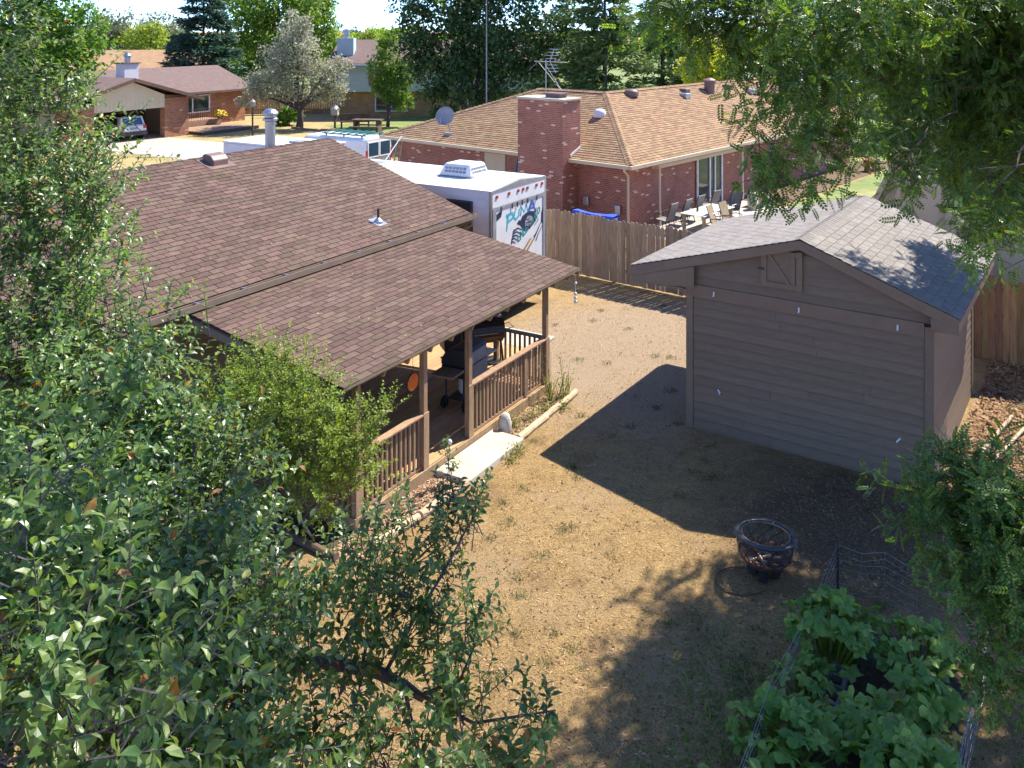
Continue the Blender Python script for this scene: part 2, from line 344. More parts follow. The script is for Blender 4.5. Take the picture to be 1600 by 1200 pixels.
# ------------------------------------------------------------------ ground
def ground_mat():
    m = bpy.data.materials.new('dry_ground'); m.use_nodes = True; t = m.node_tree; b = t.nodes['Principled BSDF']; N = t.nodes.new; K = t.links.new
    co = N('ShaderNodeTexCoord')
    def noise(s, d=6, r=.6):
        n = N('ShaderNodeTexNoise'); n.inputs['Scale'].default_value = s; n.inputs['Detail'].default_value = d; n.inputs['Roughness'].default_value = r; K(co.outputs['Object'], n.inputs['Vector']); return n.outputs['Fac']
    def ramp(f, p0, p1, c0, c1):
        r = N('ShaderNodeValToRGB'); e = r.color_ramp.elements; e[0].position, e[1].position = p0, p1; e[0].color, e[1].color = (*c0, 1), (*c1, 1); K(f, r.inputs['Fac']); return r.outputs['Color']
    def mixc(f, a, c):
        x = N('ShaderNodeMixRGB'); K(f, x.inputs['Fac'])
        K(a, x.inputs['Color1'])
        if isinstance(c, tuple): x.inputs['Color2'].default_value = (*c, 1)
        else: K(c, x.inputs['Color2'])
        return x.outputs['Color']
    W, B = (1, 1, 1), (0, 0, 0)
    base = ramp(noise(1.6, 9, .65), .36, .66, (.31, .185, .068), (.50, .335, .142))
    fine = ramp(noise(26, 5, .7), .30, .72, (.14, .082, .032), (.54, .38, .172))
    c = N('ShaderNodeMixRGB'); c.inputs['Fac'].default_value = .6; K(base, c.inputs['Color1']); K(fine, c.inputs['Color2']); c = c.outputs['Color']
    hv = N('ShaderNodeHueSaturation'); mv = N('ShaderNodeMapRange'); mv.inputs['From Min'].default_value = .3; mv.inputs['From Max'].default_value = .7; mv.inputs['To Min'].default_value = .66; mv.inputs['To Max'].default_value = 1.22; K(noise(6.5, 8, .75), mv.inputs['Value']); K(mv.outputs[0], hv.inputs['Value']); K(c, hv.inputs['Color']); c = hv.outputs['Color']
    c = mixc(ramp(noise(.55, 8, .68), .50, .68, B, W), c, (.36, .25, .135))       # pale trodden patches
    c = mixc(ramp(noise(1.3, 7, .7), .54, .70, B, W), c, (.21, .13, .06))         # worn earth
    c = mixc(ramp(noise(70, 2, .8), .62, .66, B, W), c, (.62, .48, .29))           # pale grit
    c = mixc(ramp(noise(33, 4, .8), .63, .68, B, W), c, (.09, .055, .03))          # dark specks
    c = mixc(ramp(noise(7.5, 4, .75), .655, .70, B, W), c, (.11, .085, .04))       # dark tufts
    c = mixc(ramp(noise(.75, 6, .7), .63, .72, B, W), c, (.20, .19, .075))        # a little green left
    # pale gravelly strip at the end of the yard, darker brown ground in front of the shed
    gd = N('ShaderNodeVectorMath'); gd.operation = 'DISTANCE'; K(co.outputs['Object'], gd.inputs[0]); gd.inputs[1].default_value = (2.0, 20.5, 0)
    wob = N('ShaderNodeMath'); wob.operation = 'MULTIPLY_ADD'; K(noise(.9, 6), wob.inputs[0]); wob.inputs[1].default_value = 3.2; K(gd.outputs['Value'], wob.inputs[2])
    gm = N('ShaderNodeMapRange'); gm.inputs['From Min'].default_value = 4.2; gm.inputs['From Max'].default_value = 6.4; gm.inputs['To Min'].default_value = .8; gm.inputs['To Max'].default_value = 0; K(wob.outputs[0], gm.inputs['Value'])
    grav = ramp(noise(38, 3, .8), .36, .66, (.19, .135, .088), (.50, .395, .285)); c = mixc(gm.outputs[0], c, grav)
    sd_ = N('ShaderNodeVectorMath'); sd_.operation = 'DISTANCE'; K(co.outputs['Object'], sd_.inputs[0]); sd_.inputs[1].default_value = (4.6, 13.4, 0)
    wb = N('ShaderNodeMath'); wb.operation = 'MULTIPLY_ADD'; K(noise(1.4, 6), wb.inputs[0]); wb.inputs[1].default_value = 2.6; K(sd_.outputs['Value'], wb.inputs[2])
    sm = N('ShaderNodeMapRange'); sm.inputs['From Min'].default_value = 2.3; sm.inputs['From Max'].default_value = 4.2; sm.inputs['To Min'].default_value = .85; sm.inputs['To Max'].default_value = 0; K(wb.outputs[0], sm.inputs['Value'])
    soil = ramp(noise(19, 6, .75), .40, .70, (.055, .038, .028), (.20, .14, .09)); c = mixc(sm.outputs[0], c, soil)
    K(c, b.inputs['Base Color']); b.inputs['Roughness'].default_value = .95; b.inputs['Specular IOR Level'].default_value = .1
    bp = N('ShaderNodeBump'); bp.inputs['Strength'].default_value = .85; bp.inputs['Distance'].default_value = .05; K(noise(38, 7, .85), bp.inputs['Height']); K(bp.outputs[0], b.inputs['Normal'])
    MATS['dry_ground'] = m
ground_mat()
def lawn_mat(name, a, b_, c_):
    mat(name, a, b_, .95, .9, .8, 30, wear=(c_, .35, .56), detail=8)
lawn_mat('lawn_dry', (.42, .30, .13), (.26, .21, .09), (.17, .18, .06))
lawn_mat('lawn_green', (.20, .25, .07), (.13, .17, .05), (.36, .29, .12))
nx = 60; gx = np.linspace(-1, 1, nx); gx = np.sign(gx)*np.abs(gx)**3*1500
GX, GY = np.meshgrid(gx, gx); GV = np.stack([GX.ravel(), GY.ravel()+15, np.zeros(nx*nx)], 1)
GFc = np.array([(j*nx+i, j*nx+i+1, (j+1)*nx+i+1, (j+1)*nx+i) for j in range(nx-1) for i in range(nx-1)])
tag(mk('ground', npmesh('ground', GV, GFc, 'dry_ground')), kind='structure')
def sheet(name, pts, z, m, fr=None):
    mb = MB(); n = len(pts); mb.add([(*(fr.W(*p)[:2] if fr else p), z) for p in pts], [tuple(range(n))]); return tag(part(name, mb, m, None), kind='structure')
sheet('far_lawn', [(-260, 46), (260, 46), (260, 500), (-260, 500)], .002, 'lawn_green')
sheet('front_lawn', [(24, 28), (75, 28), (75, 75), (30, 75), (22, 40)], .004, 'lawn_dry', HF)
sheet('green_lawn', [(47, 31), (70, 30), (70, 47.5), (50, 48.5), (46, 40)], .008, 'lawn_green', HF)
sheet('driveway', [(33.6, 53.6), (39.6, 53.6), (39.2, 36), (33.0, 36)], .012, 'concrete_drive', HF)
sheet('side_drive', [(18, 17), (22.5, 17), (37, 34), (30, 36), (18, 27)], .010, 'concrete_drive', HF)
sheet('neighbor_patio', [(-.5, .3), (4.2, .3), (4.2, 8.6), (-.5, 8.6)], .010, 'concrete_drive', NF)
sheet('neighbor_lawn', [(1.9, 8.7), (14, 8.7), (14, 40), (1.9, 40)], .006, 'lawn_green', NF)
sheet('neighbor_walk', [(-.4, 8.7), (1.7, 8.7), (1.7, 24), (-.4, 24)], .012, 'mulch', NF)
sheet('mulch_bed', [(4.45, -.6), (7.4, -.9), (7.4, 7.2), (4.45, 7.2)], .006, 'mulch', SF)
sheet('gravel_bed', [(9.3, 8.6), (11.85, 8.5), (11.85, 9.12), (9.3, 9.12)], .006, 'mulch', HF)
sheet('planting_bed', [(13.7, 8.6), (15.95, 8.6), (15.95, 9.12), (13.7, 9.12)], .006, 'mulch', HF)
sheet('shrub_bed', [(9.3, 8.9), (10.05, 8.9), (10.05, 12.9), (9.3, 12.9)], .007, 'soil', HF)
sheet('house_bed', [(2, 11.4), (9.3, 11.4), (9.3, 12.95), (2, 12.95)], .006, 'soil', HF)

# ------------------------------------------------------------------ the brown house
ER = (12.481, 3.018); RG = (17.153, 4.591); sl = math.atan2(RG[1]-ER[1], RG[0]-ER[0]); slen = math.hypot(RG[0]-ER[0], RG[1]-ER[1])
hs = thing('house', 'long low house with brown shingle roof and sunlit gutter, nearest building on the left', 'house', HF, (17.3, 12.98)); ho = (17.3, 12.98)
HW = root_world(hs)
part('wall', MB().box(2.4, 17.3, 13.0, 21.3, 0, 3.0), 'siding_house', hs, off=ho)
part('gable', MB().prism([(13.0, 3.0), (21.3, 3.0), (17.153, 4.42)], 17.1, 17.3, 0), 'siding_house', hs, off=ho)
for i in range(15):
    z = .25+i*.185
    part('siding_board', MB().hexa([(4, 12.965, z), (17.28, 12.965, z), (17.28, 12.999, z), (4, 12.999, z)], [(4, 12.985, z+.19), (17.28, 12.985, z+.19), (17.28, 12.999, z+.19), (4, 12.999, z+.19)]), 'siding_house', hs, off=ho)
wi = part('window', MB().box(7.3, 8.9, 12.93, 12.96, 1.0, 2.1), 'glass_dark', hs, off=ho)
fr_ = MB()
for a in ((7.22, 7.3, .95, 2.16), (8.9, 8.98, .95, 2.16), (8.07, 8.13, 1.0, 2.1), (7.22, 8.98, 2.1, 2.18), (7.15, 9.05, .9, 1.0)): fr_.box(a[0], a[1], 12.905, 12.962, a[2], a[3])
part('window_frame', fr_, 'trim_brown', wi, off=ho)
rf = part('roof', MB().prism([(ER[0], ER[1]-.12), (RG[0], RG[1]-.12), (2*RG[0]-ER[0], ER[1]-.12), (2*RG[0]-ER[0], ER[1]), RG, ER], 2, 17.8, 0), 'felt', hs, off=ho)
shingle_roof(rf, (2-ho[0], ER[0]-ho[1]-.03, ER[1]-.008), (1, 0, 0), (0, math.cos(sl), math.sin(sl)), slen+.02, lambda s: (0, 15.8), 'shingle_brown', world=HW, seed=3)
rc = MB()
for i in range(46): 
    u = 3+i*.325
    rc.hexa([(u, RG[0]-.13, RG[1]-.03), (u+.33, RG[0]-.13, RG[1]-.035), (u+.33, RG[0]+.13, RG[1]-.035), (u, RG[0]+.13, RG[1]-.03)], [(u, RG[0]-.12, RG[1]-.01), (u+.33, RG[0]-.12, RG[1]-.025), (u+.33, RG[0]+.12, RG[1]-.025), (u, RG[0]+.12, RG[1]-.01)])
part('ridge_cap', rc, 'shingle_brown', rf, off=ho)
part('rake_board', MB().prism([(ER[0], ER[1]-.2), (RG[0], RG[1]-.2), (RG[0], RG[1]-.01), (ER[0], ER[1]-.01)], 17.802, 17.83, 0), 'trim_brown', rf, off=ho)
g = MB().box(2, 17.86, 12.30, 12.318, 2.90, 3.005).box(2, 17.86, 12.318, 12.43, 2.90, 2.912).box(2, 17.86, 12.43, 12.445, 2.90, 3.0).box(17.84, 17.86, 12.318, 12.43, 2.912, 3.0)
gu = part('gutter', g, 'trim_brown', hs, off=ho)
bm_ = MB().box(-.02, .02, -.13, .03, 0, .012)
bme = bm_.mesh('gutter_bracket', 'galv')
for i in range(11): mk('gutter_bracket', bme, gu, Matrix.Translation((17.6-i*.98-ho[0], 12.43-ho[1], 2.998)))
part('downspout', MB().tube([(17.7, 12.36, 2.9), (17.7, 12.36, 2.76), (17.62, 12.9, 2.5), (17.4, 12.95, 2.3), (17.4, 12.95, .1)], .042, 6), 'trim_brown', hs, off=ho)
# roof furniture
pipe = part('chimney_pipe', MB().lathe([(.0, 4.2), (.13, 4.2), (.13, 5.25), (0, 5.25)], 20, (15.94, 17.4, 0)), 'galv', rf, True, off=ho)
pipe.data.polygons.foreach_set('use_smooth', [False]*len(pipe.data.polygons))
part('chimney_cap', MB().lathe([(.13, 5.2), (.19, 5.22), (.19, 5.27), (.14, 5.30), (.14, 5.36), (.20, 5.38), (.20, 5.42), (.12, 5.50), (0, 5.53)], 20, (15.94, 17.4, 0)), 'galv', rf, off=ho)
vb = MB().prism([(16.62, 4.40), (17.0, 4.50), (17.0, 4.66), (16.9, 4.70), (16.72, 4.66), (16.62, 4.56)], 13.55, 13.98, 0)
part('roof_vent', vb, 'vent_brown', rf, bevel=.02, off=ho)
part('vent_flashing', MB().hexa([(13.4, 16.5, 4.365), (14.12, 16.5, 4.365), (14.12, 17.05, 4.55), (13.4, 17.05, 4.55)], [(13.4, 16.5, 4.39), (14.12, 16.5, 4.39), (14.12, 17.05, 4.575), (13.4, 17.05, 4.575)]), 'vent_brown', rf, off=ho)
part('plumbing_vent', MB().lathe([(0, 3.1), (.028, 3.1), (.028, 3.55), (0, 3.55)], 10, (15.12, 13.1, 0)), 'black_metal', rf, off=ho)
fl = MB().lathe([(.11, 3.2), (.1, 3.27), (.04, 3.33), (.03, 3.34)], 14, (15.12, 13.1, 0)).hexa([(14.97, 12.95, 3.17), (15.27, 12.95, 3.17), (15.27, 13.28, 3.28), (14.97, 13.28, 3.28)], [(14.97, 12.95, 3.197), (15.27, 12.95, 3.197), (15.27, 13.28, 3.308), (14.97, 13.28, 3.308)])
part('vent_boot', fl, 'galv', rf, off=ho)

# ------------------------------------------------------------------ patio cover
PF = (8.99, 2.334); PB = (12.47, 2.893); ps = math.atan2(PB[1]-PF[1], PB[0]-PF[0]); plen = math.hypot(PB[0]-PF[0], PB[1]-PF[1])
pc = thing('patio_cover', 'low sloping shingled patio roof on wooden posts over the deck', 'patio cover', HF, (13.3, 9.17)); po = (13.3, 9.17); PW = root_world(pc)
pr = part('roof', MB().prism([(PF[0], PF[1]-.05), (PB[0], PB[1]-.05), PB, PF], 9.62, 16.93, 0), 'felt', pc, off=po)
shingle_roof(pr, (9.6-po[0], PF[0]-po[1]-.03, PF[1]-.008), (1, 0, 0), (0, math.cos(ps), math.sin(ps)), plen+.02, lambda s: (0, 7.35), 'shingle_brown', world=PW, seed=5)
part('fascia', MB().prism([(PF[0]-.01, PF[1]-.06), (PB[0], PB[1]-.06), (PB[0], PB[1]-.19), (PF[0]-.01, PF[1]-.16)], 9.58, 9.62, 0), 'trim_brown', pc, off=po)
part('fascia', MB().prism([(PF[0]-.01, PF[1]-.06), (PB[0], PB[1]-.06), (PB[0], PB[1]-.19), (PF[0]-.01, PF[1]-.16)], 16.93, 16.97, 0), 'trim_brown', pc, off=po)
part('drip_edge', MB().box(9.6, 16.95, 8.955, 8.985, 2.29, 2.325), 'trim_brown', pc, off=po)
for i in range(12):
    u = 9.95+i*.6
    part('rafter', MB().prism([(9.0, 2.275), (12.46, 2.832), (12.46, 2.7), (9.05, 2.15)], u, u+.045, 0), 'wood_rail', pc, off=po)
part('beam', MB().box(9.75, 16.8, 9.125, 9.215, 2.17, 2.29), 'wood_rail', pc, off=po)
for u in (10.08, 11.72, 13.03, 15.8):
    p_ = MB().box(u-.05, u+.05, 9.12, 9.22, .02, 2.168)
    pp = part('post', p_, 'wood_rail', pc, bevel=.006, off=po)
    part('post_sleeve', MB().box(u-.068, u+.068, 9.102, 9.119, .03, 1.14), 'wood_rail', pp, off=po)

# ------------------------------------------------------------------ deck
dk = thing('deck', 'low wooden deck with slatted railings under the patio roof', 'deck', HF, (13.0, 11.0)); do = (13.0, 11.0)
n_pl = 27
for i in range(n_pl):
    w0 = 9.13+i*.1425; u1 = 15.88 if w0 < 10.4 else 17.25
    part('plank', MB().box(10.02, u1, w0, w0+.137, .165, .2), 'wood_deck', dk, off=do)
part('rim_board', MB().box(10.0, 15.9, 9.085, 9.12, .01, .195), 'wood_rail', dk, off=do)
part('rim_board', MB().box(9.98, 10.015, 9.085, 12.97, .01, .195), 'wood_rail', dk, off=do)
part('rim_board', MB().box(15.885, 15.92, 9.085, 10.38, .01, .195), 'wood_rail', dk, off=do)
part('rim_board', MB().box(17.255, 17.29, 10.4, 12.97, .01, .195), 'wood_rail', dk, off=do)
bal_me = MB().box(-.02, .02, -.018, .018, .26, 1.10).mesh('baluster', 'wood_rail')
def rail(a0, a1, b, along_u=True, top=1.1):
    B = lambda x0, x1, y0, y1, z0, z1: MB().box(x0, x1, y0, y1, z0, z1) if along_u else MB().box(y0, y1, x0, x1, z0, z1)
    part('top_rail', B(a0, a1, b-.07, b+.07, top, top+.035), 'wood_rail', dk, off=do, bevel=.006)
    part('bottom_rail', B(a0, a1, b-.02, b+.02, .26-.045, .26), 'wood_rail', dk, off=do)
    n = max(1, int(round((a1-a0)/.118)))
    for k in range(n):
        t = a0+(k+.5)*(a1-a0)/n; q = (t, b) if along_u else (b, t)
        mk('baluster', bal_me, dk, Matrix.Translation((q[0]-do[0], q[1]-do[1], 0)))
rail(10.15, 11.64, 9.17); rail(13.1, 15.73, 9.17); rail(9.26, 10.35, 15.82, False); rail(9.26, 12.9, 10.08, False)
part('short_post', MB().box(14.93, 15.02, 9.135, 9.225, .2, 1.098), 'wood_rail', dk, off=do)
part('short_post', MB().box(15.775, 15.865, 10.36, 10.45, .2, 1.12), 'wood_rail', dk, off=do)

# fallen leaves lying on the two brown roofs
rgl = np.random.default_rng(17); nl = 150
ul = rgl.uniform(8.5, 17, nl); tl_ = rgl.uniform(0, 1, nl)**2; onp = rgl.uniform(0, 1, nl) < .5
wl_r = np.where(onp, PF[0]+.1+rgl.uniform(0, 1, nl)*3.3, ER[0]+.1+tl_*4.2); zl = np.where(onp, PF[1]+(wl_r-PF[0])*math.tan(ps), ER[1]+(wl_r-ER[0])*math.tan(sl))+.02
ul = np.where(onp, np.clip(ul, 9.8, 16.7), ul); PL = np.array([HF.W(a, b, c) for a, b, c in zip(ul, wl_r, zl)])
Xl, Yl, Zl = basis(rgl.normal(size=(nl, 3))*np.array([1, 1, .2]), np.tile([0, 0, 1.], (nl, 1))+rgl.normal(size=(nl, 3))*.3)
leafmat('fallen_leaf', (.25, .16, .06), (.5, .4, .22), .15, .8)
Vl, Fl = inst([(0, 0, 0), (.32, .5, .06), (0, 1, -.04), (-.32, .5, .06)], [(0, 1, 2, 3)], PL, Xl, Yl, Zl, rgl.uniform(.03, .06, nl)); tag(mk('fallen_leaves', npmesh('fallen_leaves', Vl, Fl, 'fallen_leaf')), 'few dry fallen leaves lying on the brown shingle roofs', 'leaves', kind='stuff')

# step, pad, edging
solo('step_slab', MB().hexa([(-.87, -.36, -.02), (.87, -.36, -.02), (.9, .36, -.02), (-.87, .36, -.02)], [(-.86, -.35, .10), (.86, -.35, .10), (.89, .35, .10), (-.86, .35, .10)]), 'concrete', 'sunlit pale concrete step slab in the gap of the deck railing', 'step', HF.W(12.78, 8.72), HF.rot, bevel=.012)
solo('paving_slab', MB().box(-.6, .6, -1.0, 1.0, -.02, .08), 'concrete', 'pale concrete slab past the far end of the deck behind the grills', 'paving slab', HF.W(17.95, 11.5), HF.rot, bevel=.012)
def log(a, b, r, m, label, name='edging_log'):
    A_, B_ = Vector(HF.W(*a, r*.75)), Vector(HF.W(*b, r*.75)); d = B_-A_; pts = [A_+d*t+Vector((random.uniform(-.012, .012), random.uniform(-.012, .012), random.uniform(-.006, .006))) for t in (0, .2, .4, .6, .8, 1)]
    mb = MB().tube([p-A_ for p in pts], [r*random.uniform(.93, 1.06) for _ in pts], 10)
    return solo(name, mb, m, label, 'log', A_, 0, smooth=False)
log((14.75, 8.53), (16.02, 8.55), .065, 'log', 'weathered edging log at the far end of the weedy bed, beyond the others')
log((13.68, 8.50), (14.72, 8.52), .07, 'log', 'pale edging log beside the weedy bed, next to the step slab')
log((10.75, 8.48), (11.9, 8.42), .07, 'log', 'pale round edging log ending at the near corner of the step slab')
log((9.75, 8.56), (10.72, 8.49), .065, 'log', 'pale edging log half hidden by the fruit tree shoots')
log((9.33, 8.85), (9.42, 10.1), .06, 'timber_dark', 'dark edging timber in shade at the foot of the bush', 'edging_timber')
log((9.42, 10.15), (9.48, 11.45), .06, 'timber_dark', 'dark edging timber in shade, seen between the fruit tree leaves', 'edging_timber')
st = MB(); rng0 = random.Random(3)
for k, (r, z) in enumerate([(.10, 0), (.125, .08), (.12, .2), (.1, .3), (.06, .37), (.0, .385)]):
    pass
st.lathe([(.11, 0), (.13, .07), (.125, .18), (.11, .28), (.075, .35), (.0, .37)], 12)
st.v = [(x*(1+rng0.uniform(-.1, .1)), y*(1+rng0.uniform(-.1, .1)), z) for x, y, z in st.v]
solo('standing_stone', st, 'stone', 'small upright rounded stone at the corner of the step slab', 'stone', HF.W(13.83, 8.9), .4, smooth=True)

# ------------------------------------------------------------------ shed
SW, SD_ = 4.372, 4.5; SZ = 2.68; EL, ERt, PK = -1.132, 4.774, 2.206; EZ, PZ = 2.93, 3.86; OB = SD_+.2
sh = thing('shed', 'brown painted wooden shed with grey shingle roof and small hatch in its gable', 'shed', SF, (0, 0)); SWd = root_world(sh)
part('wall', MB().box(.02, SW-.02, .03, SD_, .0, SZ+.1), 'shed_paint', sh)
zr = lambda x: EZ+(PZ-EZ)*((x-EL)/(PK-EL) if x < PK else (ERt-x)/(ERt-PK))    # roof height over x
part('gable', MB().prism([(.02, SZ), (SW-.02, SZ), (SW-.02, zr(SW)-.12), (PK, PZ-.12), (.02, zr(0)-.12)], .03, SD_, 1), 'shed_paint', sh)
def lap(x0, x1, z, h, x0t=None, x1t=None, y=.0):
    x0t = x0 if x0t is None else x0t; x1t = x1 if x1t is None else x1t
    return MB().hexa([(x0, y-.024, z), (x1, y-.024, z), (x1, y+.029, z), (x0, y+.029, z)], [(x0t, y+.006, z+h), (x1t, y+.006, z+h), (x1t, y+.029, z+h), (x0t, y+.029, z+h)])
eh = .1625
rgb = random.Random(4)
for i in range(15):
    xs = [.13, rgb.choice((1.2, 1.7, 2.4, 2.9, 3.3))+rgb.uniform(-.1, .1), SW-.14]
    for a, b in zip(xs[:-1], xs[1:]): part('siding_board', lap(a+.002, b-.002, .05+i*eh, eh, y=rgb.uniform(-.004, .002)), 'shed_paint', sh)
part('skirt_board', MB().box(.0, SW, -.012, .029, 0, .05), 'shed_trim', sh)
part('corner_board', MB().box(-.012, .125, -.032, .029, .0, SZ), 'shed_trim', sh)
part('corner_board', MB().box(SW-.135, SW+.012, -.032, .029, .0, SZ), 'shed_trim', sh)
part('trim_board', MB().box(.128, SW-.138, -.045, .028, 2.5, 2.735), 'shed_trim', sh)
xin = lambda z, side: (EL+(z-EZ)/(PZ-EZ)*(PK-EL)) if side < 0 else (ERt-(z-EZ)/(PZ-EZ)*(ERt-PK))
HX0, HX1, HZ0, HZ1 = 1.47, 2.22, 2.93, 3.60
for i in range(7):
    z = 2.74+i*eh; z1 = z+eh
    l0, l1 = max(.02, xin(z+.14, -1)), max(.02, xin(z1+.14, -1)); r0, r1 = min(SW-.02, xin(z+.14, 1)), min(SW-.02, xin(z1+.14, 1))
    if r1-l1 < .1: continue
    part('siding_board', lap(l0, r0, z, eh, l1, r1), 'shed_paint', sh)
part('side_batten', MB().box(.10, .15, -.028, .02, 2.74, 3.05), 'shed_trim', sh)
# hatch: frame and a Z brace
ha = part('hatch', MB().box(HX0+.1, HX1-.1, -.034, -.02, HZ0+.09, HZ1-.09), 'shed_paint', sh)
hf = MB()
for a in ((HX0, HX0+.1, HZ0, HZ1), (HX1-.1, HX1, HZ0-.02, HZ1+.02), (HX0+.1, HX1-.1, HZ0, HZ0+.09), (HX0+.1, HX1-.1, HZ1-.09, HZ1)): hf.box(a[0], a[1], -.062, -.019, a[2], a[3])
part('hatch_frame', hf, 'shed_trim', ha)
part('hatch_brace', MB().prism([(HX0+.105, HZ1-.095), (HX0+.18, HZ1-.095), (HX1-.21, HZ0+.095), (HX1-.29, HZ0+.095)], -.058, -.035, 1), 'shed_trim', ha)
part('hatch_stile', MB().box(HX1-.2, HX1-.13, -.056, -.035, HZ0+.095, HZ1-.095), 'shed_trim', ha)
part('hatch_hinge', MB().box(HX0-.05, HX0+.06, -.072, -.063, 3.22, 3.26), 'black_metal', ha)
# roof
srf = part('roof', MB().prism([(EL, EZ-.07), (PK, PZ-.07), (ERt, EZ-.07), (ERt, EZ), (PK, PZ), (EL, EZ)], -.13, OB, 1), 'felt', sh)
lL = math.hypot(PK-EL, PZ-EZ); lR = math.hypot(ERt-PK, PZ-EZ)
shingle_roof(srf, (EL-.02, OB+.02, EZ-.002), (0, -1, 0), (PK-EL, 0, PZ-EZ), lL, lambda s: (0, OB+.17), 'shingle_grey', expo=.14, tab=.31, count=110, world=SWd, seed=8)
shingle_roof(srf, (ERt+.02, -.15, EZ-.002), (0, 1, 0), (PK-ERt, 0, PZ-EZ), lR, lambda s: (0, OB+.17), 'shingle_grey', expo=.165, tab=.31, count=190, world=SWd, seed=9)
cap_me = MB().hexa([(-.14, 0, -.05), (0, 0, .0), (0, .15, -.006), (-.14, .15, -.056)], [(-.14, 0, -.036), (0, 0, .014), (0, .15, .008), (-.14, .15, -.042)]).hexa([(0, 0, .0), (.14, 0, -.06), (.14, .15, -.066), (0, .15, -.006)], [(0, 0, .014), (.14, 0, -.046), (.14, .15, -.052), (0, .15, .008)]).mesh('ridge_shingle', 'shingle_grey')
y = -.15
while y < OB: mk('ridge_shingle', cap_me, srf, Matrix.Translation((PK, y, PZ+.012))); y += .135
part('rake_board', MB().prism([(EL, EZ-.20), (EL, EZ-.01), (PK, PZ-.01), (PK, PZ-.17)], -.158, -.131, 1), 'shed_trim', sh)
part('rake_board', MB().prism([(PK+.001, PZ-.17), (PK+.001, PZ-.01), (ERt, EZ-.01), (ERt, EZ-.20)], -.158, -.131, 1), 'shed_trim', sh)
part('eave_return', MB().prism([(EL, EZ-.201), (.2, zr(.2)-.201), (.2, 2.70), (EL, 2.62)], -.155, -.133, 1), 'shed_trim', sh)
part('eave_return', MB().prism([(SW-.02, 2.70), (SW-.02, zr(SW-.02)-.201), (ERt, EZ-.201), (ERt, 2.66)], -.155, -.133, 1), 'shed_trim', sh)
part('soffit', MB().box(EL+.02, -.02, -.132, OB-.02, 2.62, 2.66), 'shed_trim', sh)
part('soffit', MB().box(SW+.02, ERt-.02, -.132, OB-.02, 2.66, 2.70), 'shed_trim', sh)
part('fascia', MB().box(EL, EL+.02, -.13, OB, 2.66, EZ-.072), 'shed_trim', sh)
part('fascia', MB().box(ERt-.02, ERt, -.13, OB, 2.70, EZ-.072), 'shed_trim', sh)
for i in range(16):
    z = .04+i*eh
    part('siding_board', MB().hexa([(SW-.02, .032, z), (SW+.012, .032, z), (SW+.012, SD_-.1, z), (SW-.02, SD_-.1, z)], [(SW-.02, .032, z+eh), (SW-.004, .032, z+eh), (SW-.004, SD_-.1, z+eh), (SW-.02, SD_-.1, z+eh)]), 'shed_paint', sh)
part('corner_board', MB().box(SW-.02, SW+.03, SD_-.1, SD_+.03, 0, SZ), 'shed_trim', sh)
hk_me = MB().box(-.012, .012, -.02, 0, -.04, .04).box(-.012, .012, -.045, -.02, -.045, -.025).mesh('hook', 'white_plastic')
for x, z in ((.56, 2.62), (2.16, 2.60), (3.82, 2.60)): mk('hook', hk_me, sh, Matrix.Translation((x, -.046, z)))
for x, z, r in ((.65, .81, -.6), (3.83, .71, .7)): mk('hook', hk_me, sh, Matrix.Translation((x, -.016, z)) @ Matrix.Rotation(r, 4, 'Y'))

# ------------------------------------------------------------------ fences
pk_me = [MB().prism([(-.068, .03), (.068, .03), (.068, h-.05), (.035, h), (-.035, h), (-.068, h-.05)], -.009, .009, 1).mesh('picket', 'fence_wood') for h in (1.86, 1.9, 1.93)]
pkw = [MB().prism([(-.068, .03), (.068, .03), (.068, h-.04), (.035, h), (-.035, h), (-.068, h-.04)], -.009, .009, 1).mesh('picket', 'fence_wood_warm') for h in (1.9, 1.95, 1.98)]
def fence(x0, x1, label, meshes, m):
    t = thing('picket_fence', label, 'fence', FF, ((x0+x1)/2, 0), 0, 'fences between the yards'); mid = (x0+x1)/2; x = x0+.07; rg = random.Random(int(x0*10)+5)
    while x < x1:
        mk('picket', rg.choice(meshes), t, Matrix.Translation((x-mid, rg.uniform(-.004, .004), rg.uniform(-.015, .015))) @ Matrix.Rotation(rg.uniform(-.006, .006), 4, 'Y')); x += .136+rg.choice((.004, .006, .009, .015))
    for z in (.35, 1.0, 1.6): part('fence_rail', MB().box(x0-mid, x1-mid, .012, .05, z, z+.09), m, t)
    xx = x0
    while xx <= x1+.01: part('fence_post', MB().box(xx-mid-.05, xx-mid+.05, .052, .15, 0, 1.8), m, t); xx += 2.45
fence(-2.4, 7.4, 'weathered grey brown picket fence beyond the yard, between trailer and shed', pk_me, 'fence_wood')
fence(7.42, 17.2, 'warm brown picket fence at the right edge behind the shed', pkw, 'fence_wood_warm')

# ------------------------------------------------------------------ brick neighbour
NS = 2.18/4.54; NE, NP = 2.6, 4.78
nb = thing('brick_house', 'red brick ranch house with tan hipped shingle roof beyond the fence', 'house', NF, (0, 0)); NW = root_world(nb)
wl = MB().box(-13.6, -.5, .5, 8.6, 0, 2.55).box(-8.6, -.5, 8.6, 22, 0, 2.55)
part('wall', wl, 'brick_red', nb)
A0, A1 = (-4.54, 4.54, NP), (-8.3, 4.54, NP); B1 = (-4.54, 22.4, NP)
nr = MB(); e = NE-.02
nr.add([(0, 0, e), (-14.2, 0, e), A1, A0], [(0, 3, 2, 1)]); nr.add([(0, 0, e), A0, B1, (0, 22.4, e)], [(0, 3, 2, 1)])
nr.add([(-14.2, 0, e), (-14.2, 9.08, e), A1], [(0, 2, 1)]); nr.add([(-14.2, 9.08, e), A1, A0, (-9.08, 9.08, e)], [(0, 1, 2, 3)])
